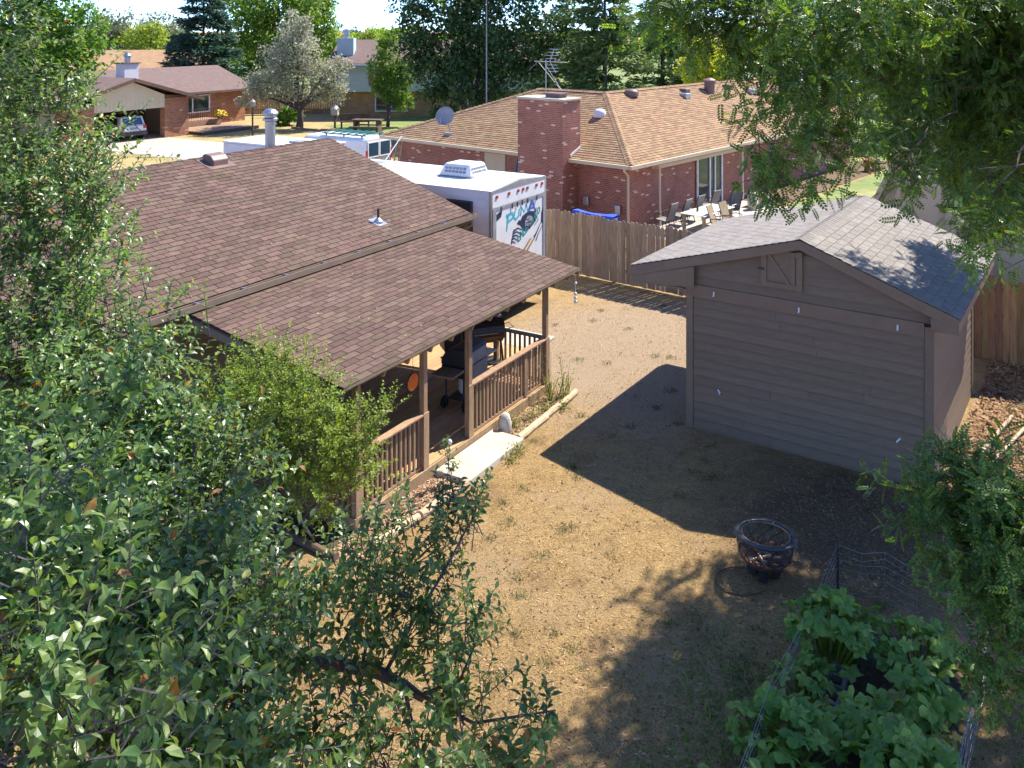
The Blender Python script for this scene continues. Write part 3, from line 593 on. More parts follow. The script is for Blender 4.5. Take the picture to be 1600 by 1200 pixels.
nr.add([(-9.08, 9.08, e), A0, B1, (-9.08, 22.4, e)], [(0, 1, 2, 3)]); nr.add([(0, 22.4, e), B1, (-9.08, 22.4, e)], [(0, 1, 2)])
nr.v = [(x, y, z-.03) for x, y, z in nr.v]
nrf = part('roof', nr, 'felt_tan', nb)
n_sl = math.hypot(4.54, NP-NE)
shingle_roof(nrf, (0, 0, NE-.03), (1, 0, 0), (0, 4.54, NP-NE), n_sl, lambda s: (-14.2+s/n_sl*5.9, -4.54*s/n_sl), 'shingle_tan', tab=.30, expo=.15, count=0, t=.022, seed=11)
shingle_roof(nrf, (0, 0, NE-.03), (0, 1, 0), (-4.54, 0, NP-NE), n_sl, lambda s: (4.54*s/n_sl, 22.4), 'shingle_tan', tab=.30, expo=.15, count=0, t=.022, seed=12)
hc = MB()
def caps(a, b, n):
    a, b = Vector(a), Vector(b); d = (b-a)/n; x = d.cross(Vector((0, 0, 1))).normalized()*.15
    for i in range(n):
        p, q = a+d*i, a+d*(i+1.05); k = Vector((0, 0, .035)); dn = Vector((0, 0, -.045))
        hc.add([p-x+dn, p+k*1.3, p+x+dn, q-x+dn, q+k*.5, q+x+dn], [(0, 1, 4, 3), (1, 2, 5, 4), (0, 2, 1)])
caps((0, 0, NE), A0, 38); caps(A0, A1, 20); caps(A0, B1, 90); caps((-14.2, 0, NE), A1, 36)
part('ridge_cap', hc, 'shingle_tan', nrf)
ng = MB().box(-14.2, .02, -.13, -.02, NE-.16, NE-.03).box(.0, .13, -.13, 22.4, NE-.16, NE-.03); part('gutter', ng, 'tan_paint', nb)
part('soffit', MB().box(-14.1, -.02, 0, .5, NE-.14, NE-.1).box(-.5, -.02, .5, 22.4, NE-.14, NE-.1), 'tan_paint', nb)
ch = part('chimney', MB().box(-5.15, -2.84, -.45, .62, 0, 4.78), 'brick_red', nb)
part('chimney_cap', MB().box(-5.2, -2.79, -.5, .67, 4.781, 4.87), 'concrete', ch, bevel=.02)
part('flue', MB().box(-4.0, -3.3, -.1, .35, 4.871, 5.0).box(-4.1, -3.2, -.18, .42, 5.0, 5.05), 'vent_brown', ch)
part('flashing', MB().prism([(.0, 2.62), (.62, 2.92), (.62, 3.0), (.0, 2.72)], -2.838, -2.80, 0), 'white', ch)
part('downspout', MB().tube([(-.25, -.08, 2.45), (-.25, -.05, 2.35), (-.42, .42, 2.1), (-.42, .42, .1)], .05, 6), 'tan_paint', nb)
def roofpt(side, a, up=0):   # point on a roof face: side 0 left face (x, y), side 1 right face
    x, y = a; return (x, y, (NE+NS*y if side == 0 else NE-NS*x)+up)
x, y, z = roofpt(1, (-4.15, 5.95)); part('roof_vent', MB().lathe([(.32, -.05), (.34, .12), (.26, .22), (.1, .27), (0, .28)], 14, (x, y, z)), 'vent_brown', nrf, True)
x, y, z = roofpt(1, (-4.0, 10.2)); part('roof_vent', MB().box(x-.2, x+.2, y-.2, y+.2, z-.1, z+.14), 'vent_brown', nrf, bevel=.04)
x, y, z = roofpt(1, (-3.6, 9.6)); part('roof_vent', MB().box(x-.22, x+.2, y-.2, y+.2, z-.1, z+.16), 'galv', nrf, bevel=.04)
x, y, z = roofpt(1, (-3.8, 12.2)); part('roof_vent', MB().lathe([(.26, -.2), (.26, .42), (.33, .44), (.33, .56), (.12, .66), (0, .67)], 14, (x, y, z)), 'vent_brown', nrf)
x, y, z = roofpt(1, (-3.9, 14.3)); part('roof_vent', MB().box(x-.25, x+.2, y-.25, y+.25, z-.1, z+.18), 'vent_brown', nrf, bevel=.04)
x, y, z = roofpt(1, (-3.3, 15.6)); part('roof_vent', MB().box(x-.25, x+.2, y-.25, y+.25, z-.1, z+.2), 'galv', nrf, bevel=.04)
x, y, z = roofpt(0, (-3.57, 2.85)); part('roof_vent', MB().lathe([(.26, -.08), (.26, .1), (.22, .2), (.1, .26), (0, .27)], 14, (x, y, z)), 'white', nrf, True)
# sliding door, meter boxes, awning frame, small door
dr = part('sliding_door', MB().box(-.5, -.46, 5.4, 7.4, .12, 2.18), 'glass_dark', nb)
dm = MB()
for a in ((5.34, 5.42, .1, 2.24), (7.38, 7.46, .1, 2.24), (6.36, 6.44, .1, 2.2), (6.8, 6.86, .1, 2.2), (5.34, 7.46, 2.18, 2.26)): dm.box(-.455, -.40, a[0], a[1], a[2], a[3])
part('door_frame', dm, 'window_frame', dr)
part('meter_box', MB().box(-2.52, -2.26, .36, .5, .78, 1.12), 'galv', nb, bevel=.02)
part('meter_box', MB().box(-1.0, -.76, .36, .5, .62, .96), 'galv', nb, bevel=.02)
part('side_door', MB().box(-7.9, -6.7, .46, .5, .1, 2.3), 'tan_paint', nb)
aw = part('awning_case', MB().box(-.35, -.12, 2.0, 8.7, 2.2, 2.36), 'tan_paint', nb, bevel=.03)
part('awning_arm', MB().tube([(-.1, 2.05, 2.25), (-.08, 2.05, .05)], .045, 6), 'cream', aw)
part('awning_arm', MB().tube([(-.1, 8.65, 2.25), (-.08, 8.65, .05)], .045, 6), 'cream', aw)
# antenna, dish
an = thing('tv_antenna', 'metal television antenna on a thin mast above the brick chimney', 'antenna', NF, (-4.15, .1, 4.9))
part('mast', MB().tube([(0, 0, 0), (0, 0, 1.42)], .022, 6), 'galv', an)
part('boom', MB().tube([(-.62, .02, 1.36), (1.0, -.05, 1.36)], .022, 6), 'galv', an)
part('boom', MB().tube([(.42, 0, 1.85), (.2, 0, 1.36), (.5, 0, .95)], .014, 5), 'galv', an)
for i in range(8):
    z = .98+i*.125; L = .2+.03*(i % 3); xc = .2+abs(z-1.36)*.5
    part('element', MB().tube([(xc-L, -.06, z), (xc+L, .06, z)], .011, 4), 'galv', an)
for a, b in (((-.4, 0, 1.33), (.75, .0, .3)), ((-.05, 0, 1.25), (.75, .05, .28)), ((-.45, 0, 1.33), (-.8, -.1, 1.0))): part('brace', MB().tube([a, b], .009, 4), 'grey_plastic', an)
x, y, z = roofpt(0, (-10.25, .45)); di = thing('satellite_dish', 'grey satellite dish standing on the eave of the tan roof', 'satellite dish', NF, (x, y, z))
dd = MB().lathe([(0, 0), (.2, .02), (.36, .07), (.43, .11), (.43, .125), (.36, .085), (.2, .035), (0, .015)], 24)
o = part('reflector', dd, 'grey_plastic', di, True); o.location = (0, -.05, .85); o.rotation_euler = (R(68), 0, R(25))
part('mast', MB().tube([(0, .25, .1), (0, .1, .55), (0, 0, .85)], .03, 6), 'grey_plastic', di)
part('feed_arm', MB().tube([(0, -.05, .55), (.1, -.42, .6), (.12, -.5, .8)], .018, 6), 'grey_plastic', di)
part('foot', MB().box(-.2, .2, .05, .4, .0, .12), 'grey_plastic', di)
pm = solo('mast_pole', MB().tube([(0, 0, 0), (0, 0, 9.2)], [.05, .03], 6), 'grey_plastic', 'thin dark vertical pole in front of the big dark tree', 'pole', (-4.0, 51, 0))
# ladders
def ladder(label, m, loc, rot, h=3.0, w=.42, lean=.22):
    t = thing('ladder', label, 'ladder', NF, loc, rot)
    for sx in (-1, 1): part('side_rail', MB().tube([(sx*w/2, -lean*h, 0), (sx*w/2*.8, 0, h)], .035, 4), m, t)
    for i in range(int(h/.3)):
        z = .3+i*.3
        if z < h-.05: part('rung', MB().tube([(-w/2*.95, -lean*(h-z), z), (w/2*.95, -lean*(h-z), z)], .018, 5), m, t)
ladder('pale yellow extension ladder leaning on the brick wall behind the van', 'ladder_yellow', (-13.2, .42), 0, 2.9)
ladder('blue stepladder leaning at the brick wall left of the chimney', 'blue_ladder', (-5.7, .42), 0, 2.4, .6, .15)
# tarp beyond the fence
tp = MB(); rg = random.Random(2)
pts = [(i*.2, j*.3) for j in range(4) for i in range(9)]
tp.add([(x, y, 1.56+.03*math.sin(x*3+y*4)+rg.uniform(-.02, .02)-(.5 if j_ in (0, 3) else 0)) for (x, y), j_ in zip(pts, [j for j in range(4) for i in range(9)])], [(j*9+i, j*9+i+1, (j+1)*9+i+1, (j+1)*9+i) for j in range(3) for i in range(8)])
tp.add([(0, .3, 0), (1.6, .3, 0), (1.6, .3, 1.5), (0, .3, 1.5), (0, .6, 0), (1.6, .6, 0), (1.6, .6, 1.5), (0, .6, 1.5)], SH_F)
tq = solo('tarp_pile', tp, 'blue_tarp', 'bright blue tarpaulin showing over the top of the fence beside the chimney', 'tarp', FF.W(-.1, 1.2), FF.rot, smooth=False)
# garden furniture
def chair_parts(name, label, m, fr, at, rot):
    t = thing(name, label, 'chair', fr, at, rot, 'sling chairs on the neighbour patio')
    part('seat', MB().hexa([(-.25, -.25, .40), (.25, -.25, .40), (.25, .22, .36), (-.25, .22, .36)], [(-.25, -.25, .42), (.25, -.25, .42), (.25, .22, .38), (-.25, .22, .38)]), m, t)
    part('backrest', MB().hexa([(-.25, .22, .38), (.25, .22, .38), (.25, .25, .38), (-.25, .25, .38)], [(-.25, .44, 1.05), (.25, .44, 1.05), (.25, .47, 1.04), (-.25, .47, 1.04)]), m, t)
    for s in (-1, 1):
        part('side_frame', MB().tube([(s*.28, -.28, 0), (s*.28, -.26, .42), (s*.28, -.24, .62), (s*.29, .0, .64), (s*.28, .3, .58)], .017, 6), 'black_metal', t)
        part('back_frame', MB().tube([(s*.27, -.24, .41), (s*.27, .22, .37), (s*.27, .46, 1.07)], .017, 6), 'black_metal', t)
        part('leg', MB().tube([(s*.27, .2, .38), (s*.28, .3, 0)], .017, 6), 'black_metal', t)
    return t
chair_parts('patio_chair', 'dark sling patio chair nearest the downspout, first of the row by the brick wall', 'sling', NF, (.32, 1.75), R(-90))
chair_parts('patio_chair', 'dark sling patio chair second in the row along the brick wall', 'sling', NF, (.32, 2.75), R(-86))
chair_parts('patio_chair', 'dark sling patio chair third in the row along the brick wall', 'sling', NF, (.3, 3.75), R(-90))
chair_parts('patio_chair', 'dark sling patio chair standing in front of the sliding glass door', 'sling', NF, (.25, 5.1), R(-95))
chair_parts('patio_chair', 'tan backed patio chair on the near side of the white table, left one', 'sling_tan', NF, (2.35, 2.35), R(100))
chair_parts('patio_chair', 'tan backed patio chair on the near side of the white table, right one', 'sling_tan', NF, (2.4, 3.15), R(88))
chair_parts('patio_chair', 'sling patio chair at the far end of the white table', 'sling', NF, (1.35, 4.9), R(-10))
tb = thing('patio_table', 'white topped rectangular patio table with chairs around it', 'table', NF, (1.5, 2.9))
part('table_top', MB().box(-.52, .52, -1.15, 1.15, .69, .72), 'tabletop', tb, bevel=.01)
for sx in (-1, 1):
    for sy in (-1, 1): part('leg', MB().box(sx*.42-.05, sx*.42+.05, sy*1.0-.05, sy*1.0+.05, 0, .689), 'sling_tan', tb)
solo('bottle', MB().lathe([(.0, 0), (.045, 0), (.045, .17), (.018, .22), (.018, .28), (0, .28)], 12), 'bronze', 'small dark bottle standing on the white patio table', 'bottle', NF.W(1.35, 2.4, .72))
pt = thing('propane_tank', 'cream propane tank standing on the patio slab by the wall', 'propane tank', NF, (1.15, 7.2))
part('tank', MB().lathe([(.1, 0), (.2, .08), (.22, .16), (.22, .42), (.16, .52), (.05, .56), (0, .56)], 16), 'propane', pt, True); part('collar', MB().lathe([(.12, .53), (.12, .68), (.1, .68), (.1, .53)], 14), 'propane', pt); part('foot_ring', MB().lathe([(.16, 0), (.16, .1)], 14), 'propane', pt)
bb = thing('storage_bench', 'pale storage box on the patio beside the propane tank', 'box', NF, (1.0, 8.0)); part('body', MB().box(-.35, .35, -.35, .35, 0, .5), 'propane', bb, bevel=.02); part('lid', MB().box(-.38, .38, -.38, .38, .502, .56), 'cream', bb, bevel=.02)
bu = thing('bucket', 'bright red bucket on the walk by the brick wall', 'bucket', NF, (1.3, 20.0)); part('body', MB().lathe([(0, .0), (.24, 0), (.3, .62), (.31, .62), (.25, .02), (0, .02)], 18), 'red', bu, True); part('handle', MB().tube([(-.3, 0, .6), (-.2, 0, .75), (0, 0, .82), (.2, 0, .75), (.3, 0, .6)], .012, 5), 'red', bu)

# ------------------------------------------------------------------ tall tan barn at the right
BF = Frame(8.75, 23.6, R(-37))
bn = thing('barn', 'tall tan barn with steep roof edge and battened panels behind the shed', 'barn', BF, (0, 0))
prof = [(-1.2, 0), (-1.2, .4), (.75, 4.5), (3.2, 5.6), (5.65, 4.5), (7.6, .4), (7.6, 0)]
part('wall', MB().prism(prof, 0, 6, 1), 'barn_tan', bn)
rf2 = MB()
for a, b in zip(prof[1:-2], prof[2:-1]):
    dx, dz = b[0]-a[0], b[1]-a[1]; l = math.hypot(dx, dz); nx_, nz_ = -dz/l*.08, dx/l*.08
    rf2.prism([(a[0]+nx_*.1, a[1]+nz_*.1), (b[0]+nx_*.1, b[1]+nz_*.1), (b[0]+nx_*1.5, b[1]+nz_*1.5), (a[0]+nx_*1.5, a[1]+nz_*1.5)], -.25, 6.2, 1)
part('roof', rf2, 'roof_orange', bn)
for a, b in zip(prof[1:-2], prof[2:-1]):
    dx, dz = b[0]-a[0], b[1]-a[1]; l = math.hypot(dx, dz); nx_, nz_ = -dz/l, dx/l
    part('roof_trim', MB().prism([(a[0]-nx_*.16, a[1]-nz_*.16), (b[0]-nx_*.16, b[1]-nz_*.16), (b[0]+nx_*.0, b[1]+nz_*.0), (a[0], a[1])], -.06, -.002, 1), 'tan_paint', bn)
    part('roof_trim', MB().prism([(a[0]+nx_*.13, a[1]+nz_*.13), (b[0]+nx_*.13, b[1]+nz_*.13), (b[0]+nx_*.0, b[1]+nz_*.0), (a[0], a[1])], -.285, -.252, 1), 'tan_paint', bn)
for x in (.35, 1.6, 2.85, 4.1, 5.35): part('batten', MB().box(x-.04, x+.04, -.03, -.002, 0, min(3.4+x, 5.2) if x < 3.2 else max(3.2, 9.2-x)), 'tan_paint', bn)
for x in (-.05, .95, 2.2, 3.5, 4.7): part('panel_seam', MB().box(x-.008, x+.008, -.008, -.001, 0, 2.6), 'siding_house', bn)
part('panel_seam', MB().box(-.9, 7.2, -.012, -.002, 2.05, 2.075), 'siding_house', bn)

# ------------------------------------------------------------------ toy hauler trailer beside the house
TR = thing('travel_trailer', 'white travel trailer with cat head graphics on its rear ramp door', 'trailer', HF, (18.45, 12.3)); tl_w = 2.7
part('body', MB().prism([(0, .55), (tl_w, .55), (tl_w, 3.46), (tl_w*.5, 3.54), (0, 3.46)], .0, 8.2, 1), 'white_side', TR)
part('roof', MB().prism([(-.02, 3.461), (tl_w+.02, 3.461), (tl_w*.5, 3.60)], -.02, 8.2, 1), 'white', TR)
part('frame', MB().box(.1, tl_w-.1, -.1, 8.6, .38, .549), 'black_metal', TR)
for i in range(12): part('side_rib', MB().box(-.012, -.001, .1, 8.1, .8+i*.22, .815+i*.22), 'white_side', TR)
for x in (0, tl_w): part('corner_trim', MB().box(x-.035, x+.035, -.035, .03, .55, 3.45), 'galv', TR)
part('end_cap', MB().box(.036, tl_w-.036, -.03, -.002, 3.02, 3.44), 'white', TR)
part('roof_trim', MB().prism([(0, 3.44), (tl_w, 3.44), (tl_w*.5, 3.56)], -.05, -.032, 1), 'galv', TR)
rd = part('ramp_door', MB().box(.2, tl_w-.16, -.03, -.002, .6, 2.93), 'white', TR)
dj = MB()
for a in ((.04, .19, .58, 3.0), (tl_w-.15, tl_w-.04, .58, 3.0), (.19, tl_w-.15, 2.94, 3.01)): dj.box(a[0], a[1], -.045, -.002, a[2], a[3])
part('door_seal', dj, 'grey_plastic', rd)
for x in (.22, .8, 1.25, 1.5, 1.72, 2.2, 2.5): part('marker_light', MB().box(x-.04, x+.06, -.05, -.031, 3.24, 3.32), 'lens_red', TR, bevel=.008)
for x in (.42, .95, 1.2, 1.45, 1.72, 2.2): part('hinge', MB().box(x-.025, x+.025, -.055, -.046, 2.86, 3.0), 'black_metal', rd)
part('latch', MB().tube([(.35, -.06, 1.55), (.42, -.06, 1.5), (.62, -.06, 1.52)], .02, 5), 'black_metal', rd)
wn2 = part('window', MB().box(-.025, -.001, .6, 1.3, 2.42, 3.1), 'glass_dark', TR)
wf = MB()
for a in ((.54, .6, 2.36, 3.16), (1.3, 1.36, 2.36, 3.16), (.6, 1.3, 2.36, 2.42), (.6, 1.3, 3.1, 3.16)): wf.box(-.045, -.002, *a)
part('window_frame', wf, 'black_metal', wn2, bevel=.02)
ac = part('air_conditioner', MB().hexa([(.85, 1.2, 3.56), (1.75, 1.2, 3.56), (1.75, 2.3, 3.56), (.85, 2.3, 3.56)], [(.95, 1.3, 3.90), (1.65, 1.3, 3.90), (1.65, 2.15, 3.90), (.95, 2.15, 3.90)]), 'white_plastic', TR, bevel=.06)
for k in range(6):
    for r in range(2):
        z = 3.66+r*.09
        part('louvre', MB().box(.98+k*.11, 1.06+k*.11, 1.205-.0+(z-3.56)*.29-.012, 1.215+(z-3.56)*.29, z, z+.06), 'grey_plastic', ac)
        part('louvre', MB().box(.855+(z-3.56)*.29-.012, .865+(z-3.56)*.29, 1.4+k*.12, 1.49+k*.12, z, z+.06), 'grey_plastic', ac)
part('ac_base', MB().box(.82, 1.78, 1.17, 2.33, 3.50, 3.57), 'grey_plastic', ac)
part('roof_hatch', MB().box(.15, .6, 4.0, 4.5, 3.50, 3.58), 'white_plastic', TR, bevel=.02)
part('roof_hatch', MB().box(1.3, 1.75, 4.9, 5.35, 3.57, 3.63), 'grey_plastic', TR, bevel=.02)
part('roof_hatch', MB().box(.3, .7, 5.6, 6.0, 3.52, 3.58), 'grey_plastic', TR, bevel=.02)
part('aerial', MB().tube([(1.2, 4.6, 3.58), (2.1, 4.6, 4.35)], .014, 5), 'white_plastic', TR)
for w_ in (3.4, 4.3): part('wheel', MB().lathe([(0, .0), (.33, .0), (.36, .05), (.36, .2), (.33, .24), (0, .24)], 16, (.02, w_, .36), 0), 'tyre', TR)
# the print on the ramp door (flat, 2 mm proud)
def decal(name, polys, m, lift=.034):
    mb = MB()
    for k, p in enumerate(polys):
        n = len(p); mb.add([(a, -lift-.0006*k, b) for a, b in p], [tuple(range(n))])
    return part(name, mb, m, rd)
def stroke(pts, w0, w1=None):
    w1 = w0 if w1 is None else w1; L, Rr = [], []; n = len(pts)
    for i, (a, b) in enumerate(pts):
        p, q = pts[max(0, i-1)], pts[min(n-1, i+1)]; dx, dz = q[0]-p[0], q[1]-p[1]; l = math.hypot(dx, dz) or 1; w = (w0+(w1-w0)*i/(n-1))/2
        L.append((a-dz/l*w, b+dx/l*w)); Rr.append((a+dz/l*w, b-dx/l*w))
    return L+Rr[::-1]
def DP(zx, zy):   # door print laid out on the door panel: 0..1 across, 0..1 up
    return (.2+zx*(tl_w-.36), 2.93-(1-zy)*1.36)
S_ = lambda pts, a, b=None: stroke([DP(*p) for p in pts], a, b)
decal('lettering', [S_([(.24, .83), (.21, .55)], .09, .05), S_([(.2, .84), (.33, .86), (.35, .77), (.24, .71)], .08, .06)], 'teal_paint')               # P
decal('lettering', [S_([(.38, .87), (.36, .76), (.40, .71), (.46, .76), (.48, .90)], .08, .05)], 'teal_paint')                                       # U
decal('lettering', [S_([(.50, .75), (.53, .91), (.58, .80), (.64, .93), (.66, .76)], .08, .05)], 'teal_paint')                                       # M
decal('lettering', [S_([(.67, .77), (.76, .97)], .10, .12), S_([(.76, .97), (.82, .78)], .12, .06), S_([(.70, .83), (.80, .83)], .05)], 'blue_print')    # A
for i, chs in enumerate('UNLEASHED'):
    cu = bpy.data.curves.new('t', 'FONT'); cu.body = chs; cu.size = .30-.008*i; cu.shear = .25; cu.offset = .008
    tmp = bpy.data.objects.new('t', cu); COL.objects.link(tmp); bpy.context.view_layer.update()
    me = bpy.data.meshes.new_from_object(tmp.evaluated_get(bpy.context.evaluated_depsgraph_get())); bpy.data.objects.remove(tmp); me.materials.clear(); me.materials.append(MATS['teal_dark'])
    a, b = DP(.44+.055*i, .24+.035*i+.002*i*i)
    mk('lettering', me, rd, Matrix.Translation((a, -.036, b)) @ Matrix.Rotation(R(90), 4, 'X') @ Matrix.Rotation(R(24), 4, 'Z'))
head = [(.42, .62), (.47, .68), (.50, .66), (.54, .73), (.62, .77), (.72, .78), (.80, .75), (.86, .81), (.84, .70), (.87, .62), (.84, .54), (.78, .49), (.72, .44), (.64, .40), (.58, .43), (.53, .50), (.50, .56)]
decal('cat_emblem', [[DP(*p) for p in head]], 'navy')
decal('cat_face', [[DP(*p) for p in [(.60, .62), (.66, .70), (.74, .68), (.77, .60), (.74, .50), (.66, .46), (.60, .52)]]], 'grey_print', .036)
decal('cat_mark', [S_([(.60, .66), (.66, .62), (.70, .66)], .02), S_([(.63, .56), (.68, .58), (.74, .56)], .025), S_([(.62, .51), (.68, .47), (.75, .51)], .03), S_([(.68, .62), (.68, .57)], .02), S_([(.56, .66), (.6, .58)], .02), S_([(.78, .68), (.80, .58)], .02)], 'navy', .038)
decal('cat_stripe', [S_([(.36, .50), (.44, .53), (.55, .46)], .06, .02), S_([(.35, .45), (.42, .47), (.53, .38)], .05, .02), S_([(.33, .40), (.40, .41), (.50, .33)], .05, .02), S_([(.31, .35), (.37, .36), (.45, .28)], .05, .02), S_([(.30, .30), (.35, .30), (.40, .25)], .05, .02), S_([(.36, .53), (.33, .40), (.30, .25)], .04, .02), S_([(.86, .62), (.90, .55), (.80, .46)], .03, .015)], 'navy', .0345)
decal('slash_print', [[DP(*p) for p in [(.5, .0), (.56, .0), (.76, .24), (.70, .23)]], [DP(*p) for p in [(.6, .0), (.66, .0), (.82, .2), (.78, .21)]]], 'brown_print')
decal('slash_print', [S_([(.80, .22), (.86, .30), (.98, .52)], .09, .02), S_([(.84, .14), (.90, .26), (.99, .40)], .05, .02), [DP(*p) for p in [(.0, .80), (.0, .93), (.12, .97), (.10, .86)]], [DP(*p) for p in [(.96, .5), (1., .42), (1., .75), (.97, .68)]]], 'navy')

# ------------------------------------------------------------------ other vehicles
def wheel(parent, x, y, r=.34, w=.22, axis=0):
    t = part('wheel', MB().lathe([(0, 0), (r*.62, 0), (r*.66, .03), (r*.95, 0), (r, .04), (r, w-.04), (r*.95, w), (0, w)], 18, (x, y, r), axis), 'tyre', parent)
    part('rim', MB().lathe([(0, -.012), (r*.6, -.012), (r*.6, .02)], 14, (x, y, r), axis), 'steel', t); return t
# van: x across (rear faces -y towards us)
vn = thing('parked_van', 'silver white van with roof rack and dark rear windows behind the trailer', 'van', HF, (33.0, 29.4))
sec = [(0, .45), (2.0, .45), (2.02, 1.1), (1.9, 1.95), (1.75, 2.08), (.25, 2.08), (.1, 1.95), (-.02, 1.1)]
part('body', MB().prism(sec, 0, 4.2, 1).hexa([(.0, 4.2, .45), (2.0, 4.2, .45), (1.9, 5.5, .5), (.1, 5.5, .5)], [(-.02, 4.2, 1.2), (2.02, 4.2, 1.2), (1.85, 5.5, 1.05), (.15, 5.5, 1.05)]), 'white', vn, bevel=.05)
part('windscreen', MB().hexa([(.0, 4.2, 1.19), (2.0, 4.2, 1.19), (1.9, 4.9, 1.15), (.1, 4.9, 1.15)], [(.12, 4.19, 1.97), (1.88, 4.19, 1.97), (1.85, 4.22, 1.97), (.15, 4.22, 1.97)]), 'glass_blue', vn)
for x0, x1 in ((.2, .93), (1.07, 1.8)):
    w_ = part('rear_window', MB().box(x0, x1, -.02, -.001, 1.18, 1.85), 'glass_blue', vn)
    fm = MB()
    for a in ((x0-.05, x0, 1.12, 1.9), (x1, x1+.05, 1.12, 1.9), (x0, x1, 1.12, 1.18), (x0, x1, 1.85, 1.9)): fm.box(a[0], a[1], -.03, -.002, a[2], a[3])
    part('window_frame', fm, 'white_plastic', w_)
for x in (-.005, 1.87): part('tail_light', MB().box(x, x+.12, -.035, -.003, .95, 1.5), 'lens_red', vn, bevel=.01)
part('rear_panel', MB().box(.15, 1.85, -.018, -.002, .6, 1.1), 'grey_plastic', vn); part('bumper', MB().box(0, 2.0, -.16, -.005, .42, .6), 'grey_plastic', vn, bevel=.03)
part('side_window', MB().box(-.012, .0, 3.0, 4.1, 1.3, 1.8), 'glass_blue', vn)
for y in (.8, 3.9): wheel(vn, -.02, y); wheel(vn, 1.82, y)
rk = part('roof_rack', MB().box(.3, .36, .3, 3.2, 2.16, 2.22).box(1.64, 1.7, .3, 3.2, 2.16, 2.22), 'rack_teal', vn)
for i in range(6): part('rack_bar', MB().box(.25, 1.75, .35+i*.52, .41+i*.52, 2.222, 2.26), 'rack_teal', rk)
for i in range(6): part('rack_foot', MB().box(.3+1.34*(i % 2), .36+1.34*(i % 2), .5+i//2*1.2, .56+i//2*1.2, 2.07, 2.158), 'black_metal', rk)
# second trailer, seen only by its roof over the ridge
t2 = thing('utility_trailer', 'low white camper trailer whose roof shows over the brown ridge', 'trailer', HF, (26.6, 27.0))
part('body', MB().box(0, 2.4, 0, 5.0, .5, 2.5), 'white_side', t2, bevel=.06); part('roof', MB().box(-.03, 2.43, -.03, 5.03, 2.5, 2.58), 'white', t2, bevel=.03)
part('roof_hatch', MB().box(.9, 1.5, 1.3, 1.9, 2.58, 2.66), 'grey_plastic', t2, bevel=.02)
part('side_window', MB().box(-.012, 0, 1.0, 2.0, 1.5, 2.1), 'glass_dark', t2)
for y in (2.0, 2.9): part('wheel', MB().lathe([(0, 0), (.33, 0), (.33, .22), (0, .22)], 14, (-.02, y, .33), 0), 'tyre', t2)
# hatchback in the garage
sv = thing('parked_car', 'small white boxy car parked in the open garage', 'car', HF, (36.3, 53.6), R(-6))
lowp = [(0, .35), (1.82, .35), (1.84, .75), (1.80, 1.02), (.02, 1.02), (-.02, .75)]
part('body', MB().prism(lowp, 0, 4.0, 1), 'white', sv, bevel=.07)
part('cabin', MB().hexa([(.04, .08, 1.0), (1.78, .08, 1.0), (1.76, 3.0, 1.0), (.06, 3.0, 1.0)], [(.16, .28, 1.6), (1.66, .28, 1.6), (1.6, 2.3, 1.62), (.22, 2.3, 1.62)]), 'white', sv, bevel=.05)
part('roof', MB().box(.2, 1.62, .32, 2.25, 1.615, 1.66), 'black_metal', sv, bevel=.02)
part('rear_window', MB().hexa([(.2, .075, 1.06), (1.62, .075, 1.06), (1.62, .12, 1.06), (.2, .12, 1.06)], [(.28, .25, 1.52), (1.54, .25, 1.52), (1.54, .3, 1.52), (.28, .3, 1.52)]), 'glass_blue', sv)
part('side_window', MB().hexa([(.03, .5, 1.08), (.08, .5, 1.08), (.08, 2.7, 1.08), (.03, 2.7, 1.08)], [(.13, .6, 1.5), (.2, .6, 1.5), (.2, 2.25, 1.5), (.13, 2.25, 1.5)]), 'glass_dark', sv)
for x in (.03, 1.57): part('tail_light', MB().box(x, x+.24, -.02, .05, .78, 1.0), 'lens_red', sv, bevel=.02)
part('bumper', MB().box(-.02, 1.84, -.08, .02, .34, .62), 'black_metal', sv, bevel=.03); part('number_plate', MB().box(.66, 1.16, -.02, -.002, .74, .9), 'grey_plastic', sv)
for x in (.1, 1.52): part('reflector', MB().box(x, x+.2, -.09, -.081, .46, .52), 'lens_red', sv)
for y in (.75, 3.2): wheel(sv, -.03, y, .35); wheel(sv, 1.64, y, .35)

# ------------------------------------------------------------------ houses across the street
gh = thing('garage_house', 'brown roofed house with open double garage and brick piers at upper left', 'house', HF, (36.6, 53.0)); go = (36.6, 53.0)
part('pier', MB().box(39.2, 41.1, 53.0, 53.5, 0, 2.75), 'brick_orange', gh, off=go); part('pier', MB().box(31.9, 34.1, 53.0, 53.5, 0, 2.6), 'brick_orange', gh, off=go)
part('gable', MB().prism([(34.1, 2.12), (39.2, 2.12), (39.2, 3.0), (36.6, 4.05), (34.1, 3.1)], 53.02, 53.2, 1), 'cream', gh, off=go)
for i in range(17): part('gable_groove', MB().box(34.25+i*.3, 34.27+i*.3, 53.012, 53.019, 2.15, 3.0), 'tan_paint', gh, off=go)
gi = MB().box(31.9, 32.1, 53.5, 60, 0, 2.6).box(40.9, 41.1, 53.5, 60, 0, 2.6).box(31.9, 41.1, 60, 60.2, 0, 2.6).box(32.1, 40.9, 53.5, 60, 2.55, 2.6); part('garage_wall', gi, 'tan_paint', gh, off=go)
part('garage_floor', MB().box(32.1, 40.9, 53.0, 60, .0, .03), 'concrete', gh, off=go)
part('garage_roof', MB().prism([(31.2, 2.5), (36.6, 4.1), (42.0, 2.5), (42.0, 2.66), (36.6, 4.26), (31.2, 2.66)], 52.5, 61.5, 1), 'roof_far', gh, off=go)
